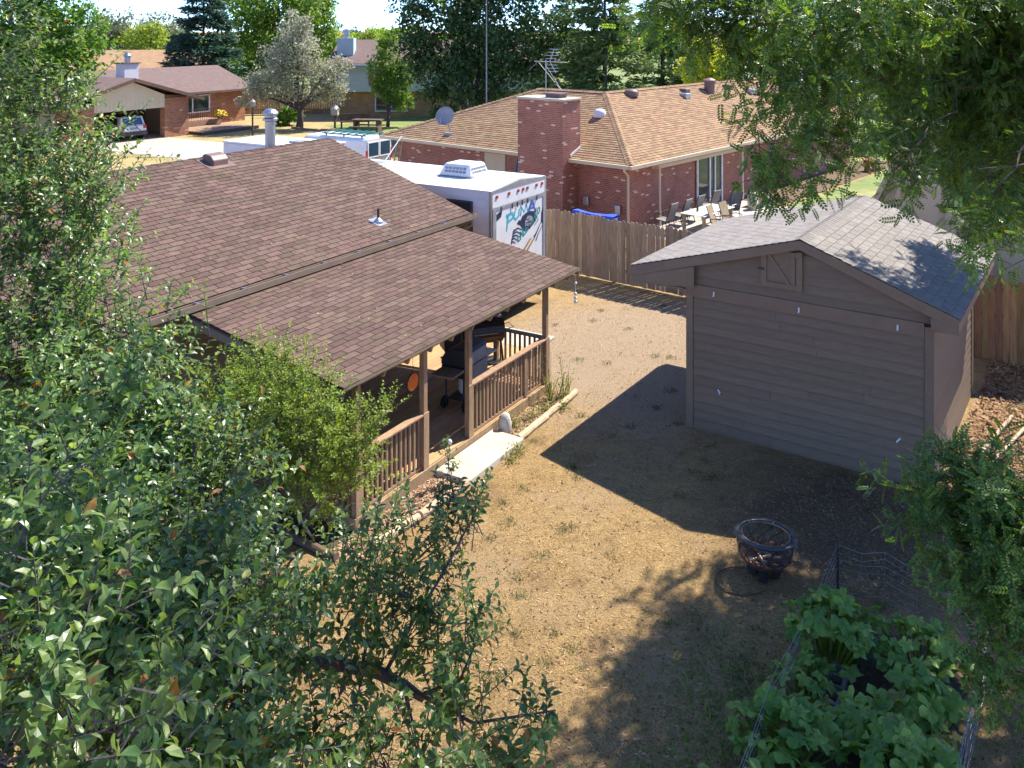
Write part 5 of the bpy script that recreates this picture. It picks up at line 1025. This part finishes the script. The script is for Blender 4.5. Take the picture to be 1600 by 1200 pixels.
s2 = shoots(rng, lbo, 2000, (.3, .6), 7, (.24, .34), .1, .6, .9, .4, 9, .4)
pos, ld, upv, sz = (np.concatenate([s1[i], s2[i]]) for i in range(4)); ld = nrm(ld+np.array([0, 0, -.15]))
put_leaves(lo, 'leaf', 'leaves', FR_V, FR_F, pos, ld, upv, sz, 'locust_leaf')
PP = [np.concatenate([s1[4][i], s2[4][i]]) for i in range(3)]; V, F = twigs(*PP, .006); o = mk('twigs', npmesh('twigs', V-np.array(lo.location), F, 'bark'), lo); o['kind'] = 'stuff'
off = np.array(lo.location); part('trunk', MB().tube([(0, 0, 0), (.1, .05, 1.6), (0, .1, 3.2), (-.1, .1, 5)], [.32, .26, .23, .2], 12), 'bark', lo, True)
for tg, z0, r in (((7.2, 13.6, 7.2), 4.6, .1), ((4.5, 10.0, 8.9), 5, .12), ((9.2, 15.5, 7), 4.5, .1), ((10.4, 12.6, 8.8), 5, .12), ((8.6, 11.2, 8.4), 4.8, .09), ((6.6, 13.2, 6.8), 4.4, .08)):
    p, rr = limb(rng, (-.1, .1, z0), np.array(tg)-off, r, .03, 8); part('branch', MB().tube(p, rr, 8), 'bark', lo, True)
for a, b, r in (((4.5, 10.0, 8.9), (1.2, 7.0, 9.2), .04), ((4.5, 10, 8.9), tuple(D(1290, 100, 10)), .03), ((4.5, 10, 8.9), tuple(D(1195, 150, 9.2)), .025), ((7.2, 13.6, 7.2), tuple(D(1420, 200, 11.5)), .03), ((7.2, 13.6, 7.2), tuple(D(1500, 120, 13)), .04), ((7.2, 13.6, 7.2), tuple(D(1560, 170, 13)), .03), ((6.6, 13.2, 6.8), tuple(D(1400, 265, 10.5)), .02), (tuple(D(1640, 200, 11)), tuple(D(1545, 310, 9.6)), .02), (tuple(D(1640, 270, 10)), tuple(D(1500, 270, 10)), .016)):
    p, rr = limb(rng, np.array(a)-off, np.array(b)-off, r, .007, 8, .05); part('branch', MB().tube(p, rr, 6), 'bark', lo, True)
# lower feathery sapling at the right edge
rng = np.random.default_rng(31)
sm = thing('sumac_sapling', 'low feathery leaved sapling at the right edge beside the vegetable cage', 'sapling', None, (5.6, 8.3, 0))
sb = PB([(1425, 760, 8.6, .16), (1490, 735, 8.6, .26), (1560, 740, 8.6, .34), (1450, 800, 8.4, .16), (1520, 810, 8.3, .3), (1590, 800, 8.2, .35), (1560, 880, 8.0, .3), (1600, 900, 7.8, .35), (1520, 900, 8.0, .14), (1540, 960, 7.8, .18), (1595, 980, 7.7, .25), (1570, 1030, 7.6, .12)])
s1 = shoots(rng, sb, 390, (.2, .4), 6, (.15, .23), .1, .6, .8, .5, 9, .4)
put_leaves(sm, 'leaf', 'leaves', FR_V, FR_F, s1[0], nrm(s1[1]+np.array([0, 0, -.12])), s1[2], s1[3], 'locust_leaf', 200)
off = np.array(sm.location); V, F = twigs(*s1[4], .004); o = mk('twigs', npmesh('twigs', V-off, F, 'bark'), sm); o['kind'] = 'stuff'
part('trunk', MB().tube([(0, 0, 0), (-.05, .05, .8), (-.1, .1, 1.6)], [.06, .05, .04], 8), 'bark', sm, True)
for b in sb[::2]:
    p, rr = limb(rng, (-.1, .1, 1.55), np.array(b[:3])-off, .025, .008); part('branch', MB().tube(p, rr, 6), 'bark', sm, True)

# ------------------------------------------------------------------ trees beyond
def far_tree(name, label, px, Y, blobs, m, n, leaf, seed, cat='tree', trunk=.25, vis_limbs=5, group=None, tight=.24, clump=16, bark='bark'):
    """blobs: (px, y, radius m[, depth offset])"""
    rng = np.random.default_rng(seed); base = np.array([(px-CXP)/FPX*Y, Y, 0.0]); t = thing(name, label, cat, None, tuple(base), 0, group)
    B = []
    for b in blobs: q = D(b[0], b[1], Y); q[1] += (b[3] if len(b) > 3 else 0); B.append((*q, b[2]))
    B = np.array(B); w = B[:, 3]**2.2; w /= w.sum(); cl = []
    for b in B: cl.append(b[None, :3]+nrm(rng.normal(size=(clump, 3)))*b[3]*(rng.uniform(.3, 1, (clump, 1))**.5))
    cl = np.array(cl); bi = rng.choice(len(B), n, p=w); ci = rng.integers(0, clump, n); P = cl[bi, ci]+rng.normal(size=(n, 3))*B[bi, 3:4]*tight*np.array([1, 1, .75])
    P[:, 2] = np.maximum(P[:, 2], .1)
    ld = nrm(rng.normal(size=(n, 3))+np.array([0, 0, -.2])); up = nrm(nrm(P-B[bi, :3])*.8+np.array([0, 0, .8])+rng.normal(size=(n, 3))*.5)
    X, Y_, Z = basis(ld, up); V, F = inst(RH_V, RH_F, P-base, X, Y_, Z, leaf*rng.uniform(.6, 1.3, n)); o = mk('crown', npmesh('crown', V, F, m), t)
    top = max(1.2, float((B[:, 2]-B[:, 3]).min())); part('trunk', MB().tube([(0, 0, 0), (trunk*.2, 0, top*.5), (0, 0, top+.6)], [trunk, trunk*.8, trunk*.65], 8), bark, t, True)
    for i in rng.permutation(len(B))[:vis_limbs]:
        p, rr = limb(rng, (0, 0, top*.9), B[i, :3]-base, trunk*.5, .03, 6); part('branch', MB().tube(p, rr, 6), bark, t, True)
    return t
def conifer(name, label, px, Y, h, r, m, n, leaf, seed, z0=.6, group=None, ragged=.25, dense=1.0, trunk=.2):
    rng = np.random.default_rng(seed); base = np.array([(px-CXP)/FPX*Y, Y, 0.0]); t = thing(name, label, 'tree', None, tuple(base), 0, group)
    nb_ = int(110*dense); hs_ = np.sort(rng.uniform(0, 1, nb_))**1.1; az = rng.uniform(0, 6.28, nb_); ln = r*(1-hs_)**.85*(1-ragged*rng.uniform(0, 1, nb_))+.25
    bi = rng.choice(nb_, n, p=ln/ln.sum()); u = rng.uniform(.12, 1, n)**.75
    dirx = np.stack([np.cos(az[bi]), np.sin(az[bi])], 1); lat = rng.normal(size=n)*.16*ln[bi]*(1.1-u*.6)
    z = z0+hs_[bi]*(h-z0)-.28*u*ln[bi]*(1-hs_[bi]*.6)+.16*(u**2)*ln[bi]+rng.normal(size=n)*.1
    P = np.stack([dirx[:, 0]*u*ln[bi]-dirx[:, 1]*lat, dirx[:, 1]*u*ln[bi]+dirx[:, 0]*lat, z], 1)
    ld = nrm(np.concatenate([dirx+rng.normal(size=(n, 2))*.7, rng.normal(size=(n, 1))*.35-.05], 1)); up = nrm(rng.normal(size=(n, 3))*.5+np.array([0, 0, 1]))
    X, Y_, Z = basis(ld, up); V, F = inst([(0, 0, 0), (.16, .45, .03), (0, 1, 0), (-.16, .45, .03)], RH_F, P, X, Y_, Z, leaf*rng.uniform(.6, 1.3, n)); mk('crown', npmesh('crown', V, F, m), t)
    part('trunk', MB().tube([(0, 0, 0), (0, 0, h*.5), (0, 0, h*.96)], [trunk, trunk*.6, .03], 8), 'bark', t, True)
    for i in range(0, nb_, 6): part('branch', MB().tube([(0, 0, z0+hs_[i]*(h-z0)), (math.cos(az[i])*ln[i]*.8, math.sin(az[i])*ln[i]*.8, z0+hs_[i]*(h-z0)-.12*ln[i])], [.05, .015], 5), 'bark', t)
    return t
GB = 'trees in the gardens beyond'
far_tree('ash_tree', 'full green tree at the upper left corner behind the fruit tree', 50, 50, [(20, 0, 2.4), (90, 10, 1.9), (60, 60, 2.4), (120, 70, 1.5), (0, 80, 2.2), (110, 110, 1.3), (40, 130, 2.0), (130, 35, 1.0), (-40, 40, 2.5), (70, -50, 2.2)], 'ash_leaf', 15000, .30, 41, group=GB)
far_tree('grey_tree', 'hazy grey green tree far off, left of the yellowing one', 178, 108, [(165, 50, 2.6), (185, 40, 2.2), (200, 65, 2.6), (150, 75, 2.8), (180, 85, 2.5)], 'greygreen_leaf', 6000, .38, 42, group=GB)
far_tree('yellowing_tree', 'yellowing tree far off beside the blue green spruce', 228, 104, [(228, 60, 2.2), (222, 75, 2.0), (238, 48, 1.4), (236, 85, 2)], 'lime_leaf', 4000, .36, 43, group=GB)
far_tree('grey_tree', 'second hazy grey green tree directly beside the spruce', 246, 112, [(250, 50, 2.4), (246, 80, 2.6), (262, 70, 2.4)], 'greygreen_leaf', 4000, .38, 44, group=GB)
conifer('spruce_tree', 'tall dark blue green spruce behind the garage house roof', 318, 80, 13.6, 4.6, 'spruce_leaf', 26000, .5, 45, group=GB, ragged=.22, dense=2.2)
far_tree('broadleaf_tree', 'tall green tree right of the spruce, behind the silvery one', 405, 92, [(390, 10, 3.2), (440, -10, 3.2), (400, 60, 3.0), (370, 90, 2.4), (430, 50, 3.0), (470, 10, 2.6), (380, 140, 2.4), (405, 120, 2.4)], 'mid_leaf', 12000, .42, 46, group=GB, trunk=.35)
far_tree('broadleaf_tree', 'green tree top beside the patch of open sky', 488, 96, [(490, 20, 2.4), (505, 40, 1.6), (480, 60, 2.4), (500, 5, 1.6)], 'mid_leaf', 5000, .42, 47, group=GB)
far_tree('silvery_tree', 'silvery grey leaved spreading tree with a leaning trunk', 468, 66, [(450, 60, 1.3), (440, 95, 1.5), (480, 90, 1.5), (510, 120, 1.3), (460, 120, 1.5), (415, 130, 1.2), (395, 150, .8), (520, 140, .9), (470, 35, .8), (530, 100, .7), (500, 150, .7), (430, 150, .8), (378, 158, .5), (455, 20, .4)], 'olive_leaf', 13000, .21, 48, trunk=.3, vis_limbs=12, group=GB, tight=.3)
far_tree('shrub', 'bright green shrub at the foot of the silvery tree', 452, 68, [(450, 180, .8), (440, 188, .6), (462, 176, .6)], 'ash_leaf', 1800, .2, 49, 'shrub', .05, 2)
far_tree('lime_tree', 'small bright lime green tree far off below the open sky', 572, 120, [(565, 65, 1.9), (580, 60, 1.7), (572, 75, 1.8), (558, 78, 1.5), (590, 76, 1.4)], 'lime_leaf', 3500, .4, 50, group=GB)
far_tree('lime_tree', 'lime green tree right behind the teal house chimney', 520, 118, [(518, 62, 1.6), (525, 75, 1.6), (514, 80, 1.6)], 'lime_leaf', 2500, .4, 51, group=GB)
conifer('dark_conifer', 'small dark conifer on the skyline beside the lime green tree', 530, 150, 8.2, 2.4, 'spruce_leaf', 2200, .6, 52, group=GB)
conifer('dark_conifer', 'small dark conifer on the skyline between two lime trees', 553, 155, 7.7, 2.2, 'spruce_leaf', 2000, .6, 53, group=GB)
far_tree('slender_tree', 'slender tree with airy crown in front of the teal house', 606, 67, [(605, 75, .9), (598, 105, 1.0), (618, 105, .9), (605, 135, 1.0), (625, 140, .9), (630, 160, .7), (590, 130, .7), (612, 60, .6), (635, 125, .6)], 'mid_leaf', 6500, .22, 54, trunk=.16, group=GB)
far_tree('broadleaf_tree', 'massive dark green tree rising behind the tan roof', 745, 60, [(700, 20, 2.6), (780, 10, 2.8), (740, 60, 2.8), (660, 45, 1.8), (690, 90, 2.4), (800, 70, 2.4), (850, 30, 2.0), (740, 120, 2.2), (670, 130, 1.4), (640, 15, 1.2), (860, 90, 1.7), (790, 120, 1.8), (690, 160, 1.3), (730, -60, 2.6), (820, -30, 2.4), (655, 80, 1.2), (880, 20, 1.3)], 'dark_leaf', 26000, .3, 55, trunk=.4, group=GB)
conifer('pine_tree', 'tall ragged pine behind the ridge of the tan roof', 945, 58, 12.5, 4.0, 'pine_leaf', 13000, .5, 56, 2.2, GB, .4, 1.1, .22)
conifer('pine_tree', 'second ragged pine, left of the bright yellow tree', 1035, 64, 12.2, 4.0, 'pine_leaf', 12000, .5, 57, 1.4, GB, .35, 1.2, .22)
conifer('pine_tree', 'pine mostly hidden behind the massive dark tree', 885, 70, 11.8, 3.6, 'pine_leaf', 7000, .55, 58, 1.4, GB, .35, 1.0)
far_tree('yellow_tree', 'bright yellow green tree glowing over the ridge of the tan roof', 1105, 58, [(1100, 85, 1.1), (1120, 95, 1.0), (1085, 110, 1.0), (1110, 118, 1.1), (1128, 115, .8), (1105, 70, .6)], 'yellow_leaf', 6000, .24, 59, group=GB)
for k, (px, Y, y0, r, m) in enumerate([(1210, 62, 40, 2.6, 'dark_leaf'), (1310, 70, 30, 3.0, 'mid_leaf'), (1400, 60, 50, 2.8, 'lime_leaf'), (1500, 66, 40, 3.2, 'mid_leaf'), (1600, 58, 40, 3.0, 'dark_leaf'), (1700, 60, 40, 3.4, 'mid_leaf')]):
    far_tree('broadleaf_tree', ['dark tree behind the locust leaves, left of the others', 'mid green tree glimpsed behind the locust, second from left', 'light green tree glimpsed through the locust above the barn', 'mid green tree behind the locust and barn', 'dark tree behind the locust at the right edge', 'green tree just past the right edge of the picture'][k], px, Y, [(px, y0, r), (px-35, y0+40, r*.8), (px+35, y0+35, r*.8), (px, y0+80, r*.9), (px, y0-50, r*.8)], m, 6500, .36, 60+k, group=GB)
for k, (px, Y, y0, r, m) in enumerate([(-130, 60, 20, 3.2, 'mid_leaf'), (-60, 90, 20, 3.4, 'dark_leaf')]):
    far_tree('broadleaf_tree', ['green tree just past the left edge of the picture', 'dark tree behind the upper left corner'][k], px, Y, [(px, y0, r), (px-35, y0+40, r*.8), (px+35, y0+35, r*.8), (px, y0+80, r*.9)], m, 5000, .4, 70+k, group=GB)
rng = np.random.default_rng(80); n = 26000; az = rng.uniform(-.95, .9, n); cl = np.floor(az*60)/60+.5/60; dist = 170+60*np.abs(np.sin(cl*91))
hmax = 5.2+1.6*np.sin(cl*57)+1.0*np.sin(cl*131); P = np.stack([dist*np.tan(az)+rng.normal(size=n)*1.5, dist+rng.normal(size=n)*4, hmax*rng.uniform(0, 1, n)**.6], 1)
X, Y_, Z = basis(nrm(rng.normal(size=(n, 3))), nrm(rng.normal(size=(n, 3))+np.array([0, 0, 1]))); V, F = inst(RH_V, RH_F, P, X, Y_, Z, rng.uniform(.9, 2.2, n))
tag(mk('distant_wood', npmesh('distant_wood', V, F, 'mid_leaf')), 'distant belt of trees along the horizon', 'trees', kind='stuff')

# ------------------------------------------------------------------ vegetable cage
cage = [(1.15, 7.2), (2.3, 9.3), (3.78, 11.72), (4.35, 11.55), (4.95, 10.95), (5.05, 10.2), (4.2, 8.9), (3.1, 7.2)]
wf_ = thing('wire_fence', 'sagging welded wire fence around the vegetable bed', 'wire fence', None, (3.4, 9.6, 0)); wo_ = (3.4, 9.6)
rg = random.Random(6)
def ring_pts(z, sag):
    pts = []
    for (a, b), (c, d) in zip(cage[:-1], cage[1:]):
        n = max(2, int(math.hypot(c-a, d-b)/.3))
        for i in range(n):
            t = i/n; pts.append((a+(c-a)*t-wo_[0]+rg.uniform(-.008, .008), b+(d-b)*t-wo_[1]+rg.uniform(-.008, .008), z-sag*math.sin(math.pi*t)+rg.uniform(-.006, .006)))
    return pts
for k in range(7): part('wire', MB().tube(ring_pts(.68-.1*k, .07 if k < 2 else .03), .003, 4), 'wire', wf_)
top_ = ring_pts(.66, .06); sw = MB()
for p in top_: sw.tube([p, (p[0]+rg.uniform(-.03, .03), p[1]+rg.uniform(-.03, .03), .02)], .002, 3)
part('stay_wires', sw, 'wire', wf_, kind='stuff')
for x, y in (cage[2], cage[5], cage[1], (4.2, 8.9)): part('post', MB().box(x-wo_[0]-.014, x-wo_[0]+.014, y-wo_[1]-.012, y-wo_[1]+.012, 0, .72 if (x, y) == cage[2] else .55), 'black_metal' if (x, y) == cage[2] else 'wire', wf_)
sheet('vegetable_bed', [(1.7, 7.3), (2.7, 9.3), (3.9, 11.2), (4.7, 10.6), (4.75, 10.1), (3.9, 8.7), (3.0, 7.3)], .02, 'soil')
cb = MB()
for a in ((-.2, .2, -.1, -.068), (-.2, .2, .068, .1), (-.2, -.165, -.068, .068), (.165, .2, -.068, .068), (-.02, .02, -.068, .068)): cb.box(a[0], a[1], a[2], a[3], 0, .2)
cbm = cb.mesh('cinder_block', 'cinder')
for (x, y, a), lbl in zip(((2.02, 7.85, 1.05), (2.3, 8.35, 1.08), (3.05, 9.75, 1.02), (3.28, 10.15, 1.05), (3.9, 8.15, 1.0)), ('grey cinder block nearest the bottom edge under the squash leaves', 'grey cinder block beside the left wire, second from the bottom', 'grey cinder block showing hollow cores amid the squash leaves', 'grey cinder block beside the left wire near the back of the bed', 'grey cinder block at the right side of the squash bed')):
    o = mk('cinder_block', cbm); o.location = (x, y, -.10); o.rotation_euler = (0, 0, a); tag(o, lbl, 'block', 'blocks edging the vegetable bed')
def squash_leaf(rg):
    n = 26; V = [(0, 0, 0)]; F = []; R1 = []; R2 = []
    for i in range(n):
        a = -math.pi*.93+i*(2*math.pi*.93)/(n-1); lobe = 1-.34*abs(math.sin(a*2.5))**1.3-(.09 if i % 2 else 0); r = lobe*(1.0+.15*math.cos(a)); w = .13*math.sin(a*5)
        R1.append((.5*r*math.sin(a), .5*r*math.cos(a), .09+.06*w+rg.uniform(-.02, .02))); R2.append((r*math.sin(a), r*math.cos(a), -.12*r*r+w+rg.uniform(-.05, .05)))
    V += R1+R2
    for i in range(1, n): F += [(0, i, i+1), (i, n+i, n+i+1), (i, n+i+1, i+1)]
    return V, F
rg = random.Random(8); sq_me = []
for k in range(4):
    V, F = squash_leaf(rg); F = [(a, c, b) for a, b, c in F]; sq_me.append(npmesh('leaf', np.array(V), np.array(F), 'squash_leaf'))
def squash(cx, cy, rad, n, label, seed, hz=.5, sc=(.11, .20)):
    rg = random.Random(seed); t = thing('squash_plant', label, 'plant', None, (cx, cy, .02), 0, 'squash plants in the bed')
    for i in range(n):
        a = rg.uniform(0, 6.28); r = rad*rg.uniform(.05, 1)**.6; z = hz*(1.05-.5*(r/rad)**2)*rg.uniform(.75, 1.15); p = (r*math.cos(a), r*math.sin(a), z); s = rg.uniform(*sc)
        M = Matrix.Translation(p) @ Matrix.Rotation(rg.uniform(0, 6.28), 4, 'Z') @ Matrix.Rotation(rg.uniform(-.9, .45), 4, 'X') @ Matrix.Rotation(rg.uniform(-.6, .6), 4, 'Y') @ Matrix.Scale(s, 4)
        mk('leaf', rg.choice(sq_me), t, M)
        part('stalk', MB().tube([(p[0]*.45, p[1]*.45, .0), (p[0]*.8, p[1]*.8, z*.6), (p[0], p[1], z-.01)], [.012, .01, .008], 5), 'lilac_leaf', t)
squash(2.55, 7.75, .66, 52, 'squash plant with big leaves at the bottom edge of the bed', 1, .5)
squash(2.35, 9.0, .55, 48, 'squash plant sprawling against the left wire of the bed', 2, .5)
squash(3.45, 8.5, .62, 50, 'squash plant with tall drooping leaves in the middle of the bed', 3, .55)
squash(3.3, 10.55, .62, 58, 'squash plant at the back of the bed beside the black post', 4, .6, (.1, .18))
squash(4.25, 10.2, .55, 46, 'squash plant at the back right of the bed under the sapling', 5, .48, (.1, .17))
squash(4.0, 9.4, .48, 34, 'squash plant against the right wire of the bed', 6, .45)
squash(2.8, 9.85, .42, 30, 'small squash plant around the hollow cinder blocks', 8, .34, (.08, .14))
squash(3.35, 9.2, .42, 26, 'squash plant filling the middle of the bed behind the drooping leaves', 10, .4)
squash(1.8, 8.15, .48, 34, 'squash plant climbing the lower left wire of the bed', 9, .45)
squash(3.2, 7.4, .55, 34, 'squash plant in the lower right corner of the bed', 7, .45)

# ------------------------------------------------------------------ small growth and litter
def tuft_plant(name, label, loc, n, h, m, seed, w=.02, spread=.5, cat='plant', group=None):
    rng = np.random.default_rng(seed); t = thing(name, label, cat, None, loc, 0, group); P = rng.normal(size=(n, 3))*np.array([.07, .07, 0]); d = nrm(rng.normal(size=(n, 3))*spread+np.array([0, 0, 1]))
    X, Y, Z = basis(d, rng.normal(size=(n, 3))); V, F = inst([(-w, 0, 0), (w, 0, 0), (w*.7, .6, .04), (0, 1, .1), (-w*.7, .6, .04)], [(0, 1, 2, 4)], P, X, Y, Z, h*rng.uniform(.5, 1, n)); mk('blades', npmesh('blades', V, F, m), t)
    k = n*3; P = P[rng.integers(0, n, k)]+0; dd = nrm(rng.normal(size=(k, 3))*spread+np.array([0, 0, 1])); P = P+dd*(h*rng.uniform(.2, 1, k))[:, None]; X, Y, Z = basis(rng.normal(size=(k, 3)), np.tile([0, 0, 1.], (k, 1))+rng.normal(size=(k, 3))*.4)
    V, F = inst(RH_V, RH_F, P, X, Y, Z, rng.uniform(.03, .06, k)); mk('leaves', npmesh('leaves', V, F, m), t)
    for i in range(5): q = dd[i]*h; part('stem', MB().tube([(0, 0, 0), tuple(q)], [.006, .003], 4), m, t)
wl_ = [(14.1, 8.82, .3, 'low weed beside the standing stone in the narrow bed'), (14.6, 8.75, .28, 'low weed in the middle of the narrow bed by the railing'), (15.0, 8.68, .34, 'leafy weed against the log near the far end of the bed'), (15.5, 8.85, .95, 'tall dry weed at the far corner post of the deck'), (15.75, 8.7, .8, 'second tall dry weed, just past the far corner post'), (15.3, 8.45, .25, 'weed sprouting on the lawn side of the far log'), (13.3, 8.28, .22, 'green tuft at the lawn edge of the step slab'), (13.0, 8.25, .16, 'small yellow green tuft along the step slab edge'), (9.75, 8.8, .3, 'pale leafy plant in the corner of the edging by the bush')]
for i, (u, w, h, lb_) in enumerate(wl_): tuft_plant('weed', lb_, HF.W(u, w, .005), 26, h, 'weed_leaf', 100+i, .012 if h > .5 else .02, .22 if h > .5 else .6, group='weeds along the deck')
rp_ = thing('rose_plant', 'small upright rose plant with a white bloom beside the step slab', 'plant', HF, (11.78, 8.72, .0)); rb = np.array(rp_.location)
rng = np.random.default_rng(90); s1 = shoots(rng, [(rb[0], rb[1], .25, .12), (rb[0]+.05, rb[1], .45, .12), (rb[0], rb[1], .58, .1)], 26, (.1, .2), 8, (.04, .06), .9); rp_.rotation_euler = (0, 0, 0)
put_leaves(rp_, 'leaf', 'leaves', RH_V, RH_F, *s1[:4], 'apple_leaf', 0); part('stem', MB().tube([(0, 0, 0), (.02, 0, .3), (.04, .01, .68)], [.01, .008, .005], 5), 'bark', rp_); part('bloom', MB().lathe([(0, .66), (.03, .68), (.04, .72), (.02, .75), (0, .755)], 10, (.04, .01, 0)), 'white_plastic', rp_, True)
def scatter(name, label, n, gen, tv, tf, m, s, seed, flat=.25, cat='grass'):
    rng = np.random.default_rng(seed); P = gen(rng, n); n = len(P); d = rng.normal(size=(n, 3)); d[:, 2] = np.abs(d[:, 2])*flat; X, Y, Z = basis(nrm(d), nrm(rng.normal(size=(n, 3))*.3+np.array([0, 0, 1])))
    V, F = inst(tv, tf, P, X, Y, Z, rng.uniform(*s, n)); tag(mk(name, npmesh(name, V, F, m)), label, cat, kind='stuff')
def inhouse(x, y):
    u = x*HF.c+y*HF.s; w = -x*HF.s+y*HF.c; a = (x-SF.o[0])*SF.c+(y-SF.o[1])*SF.s; b = -(x-SF.o[0])*SF.s+(y-SF.o[1])*SF.c
    return ((w > 8.45) & (u > 9.2) & (u < 17.4)) | ((w > 11.4) & (u < 18)) | ((a > -.05) & (a < 7.4) & (b > -.1) & (b < 7))
def lawn_pts(rng, n):
    Y = 8.2+rng.uniform(0, 1, n)**1.3*16; X = rng.uniform(-.62, .56, n)*Y; k = ~inhouse(X, Y) & (Y < 27-.751*X); return np.stack([X[k], Y[k], np.full(k.sum(), .006)], 1)
def clumpy(rng, n):
    c = lawn_pts(rng, 260); k = rng.integers(0, len(c), n); P = c[k]+rng.normal(size=(n, 3))*np.array([.07, .07, 0]); return P[~inhouse(P[:, 0], P[:, 1])]
BLV = [(-.05, 0, 0), (.05, 0, 0), (.035, .6, .05), (0, 1, .02)]
scatter('dry_grass', 'thin dry straw coloured grass over the whole yard', 75000, lawn_pts, BLV, RH_F, 'dry_blade', (.035, .085), 201)
scatter('straw_litter', 'pale bits of straw and leaf litter strewn over the yard', 14000, lawn_pts, [(-.16, 0, .0), (.16, 0, 0.0), (.14, 1, .03), (-.14, 1, .03)], RH_F, 'straw', (.018, .045), 202, .08, 'litter')
scatter('grass_tufts', 'small dark green and brown grass tufts dotted over the dry lawn', 9000, clumpy, BLV, RH_F, 'green_blade', (.04, .09), 203, .9)
leafmat('chip', (.16, .085, .04), (.40, .25, .13), .1, .9)
leafmat('brown_litter', (.07, .04, .02), (.20, .115, .05), .1, .9)
scatter('leaf_litter', 'dark brown curled leaf litter scattered over the yard', 7000, lawn_pts, RH_V, RH_F, 'brown_litter', (.02, .05), 207, .3, 'litter')
def green_pts(rng, n):
    c = np.array([(1.5, 8.6), (1.0, 8.2), (2.0, 9.4), (5.2, 8.2), (5.5, 9.5), (4.9, 7.6), (1.9, 10.2)]); k = rng.integers(0, len(c), n); q = c[k]+rng.normal(size=(n, 2))*.45; return np.stack([q[:, 0], q[:, 1], np.full(n, .006)], 1)
scatter('green_grass', 'green weeds and grass growing beside the vegetable cage', 4200, green_pts, [(-.1, 0, 0), (.1, 0, 0), (.13, .5, .06), (0, 1, .02)], RH_F, 'mid_leaf', (.04, .09), 204, .7)
def mulch_pts(rng, n):
    a = rng.uniform(4.5, 7.4, n); b = rng.uniform(-.8, 7.0, n); return np.stack([SF.o[0]+a*SF.c-b*SF.s, SF.o[1]+a*SF.s+b*SF.c, rng.uniform(.008, .04, n)], 1)
scatter('wood_chips', 'orange brown wood chips covering the strip beside the shed', 11000, mulch_pts, [(-.2, 0, 0), (.2, 0, 0), (.16, 1, .05), (-.16, 1, .05)], RH_F, 'chip', (.04, .11), 205, .25, 'wood chips')
def bed_pts(rng, n):
    u = np.where(rng.uniform(0, 1, n) < .5, rng.uniform(9.4, 11.85, n), rng.uniform(13.7, 15.9, n)); w = rng.uniform(8.6, 9.08, n); return np.stack([u*HF.c-w*HF.s, u*HF.s+w*HF.c, rng.uniform(.008, .02, n)], 1)
scatter('bark_chips', 'pale bark chips in the narrow beds along the deck', 3500, bed_pts, [(-.2, 0, 0), (.2, 0, 0), (.16, 1, .05), (-.16, 1, .05)], RH_F, 'straw', (.025, .06), 206, .2, 'wood chips')
# poles and a stick on the chips, a red can by the fence
for (a0, b0, a1, b1, r, lbl) in ((4.75, .9, 5.2, 3.6, .035, 'pale weathered pole lying on the wood chips nearest the shed wall'), (5.0, 1.0, 5.5, 3.4, .03, 'second pale pole lying on the wood chips'), (5.6, .2, 6.1, 1.6, .022, 'thin stick lying on the wood chips at the sapling')):
    p, q = Vector(SF.W(a0, b0, .06)), Vector(SF.W(a1, b1, .08)); solo('pole', MB().tube([(0, 0, 0), (q-p)*.5+Vector((0, 0, .01)), q-p], r, 7), 'log', lbl, 'pole', p)
solo('wood_block', MB().box(-.22, .22, -.1, .1, 0, .16), 'cinder', 'dark block lying at the end of the poles on the wood chips', 'block', SF.W(4.85, .75, .01), SF.rot+.2)
rc_ = thing('red_can', 'red can at the foot of the fence at the right edge', 'can', None, (10.62, 19.75, 0)); part('body', MB().lathe([(0, 0), (.12, 0), (.13, .02), (.13, .34), (.11, .38), (0, .38)], 16), 'red', rc_); part('handle', MB().tube([(-.1, 0, .37), (-.06, 0, .46), (.06, 0, .46), (.1, 0, .37)], .012, 5), 'red', rc_)
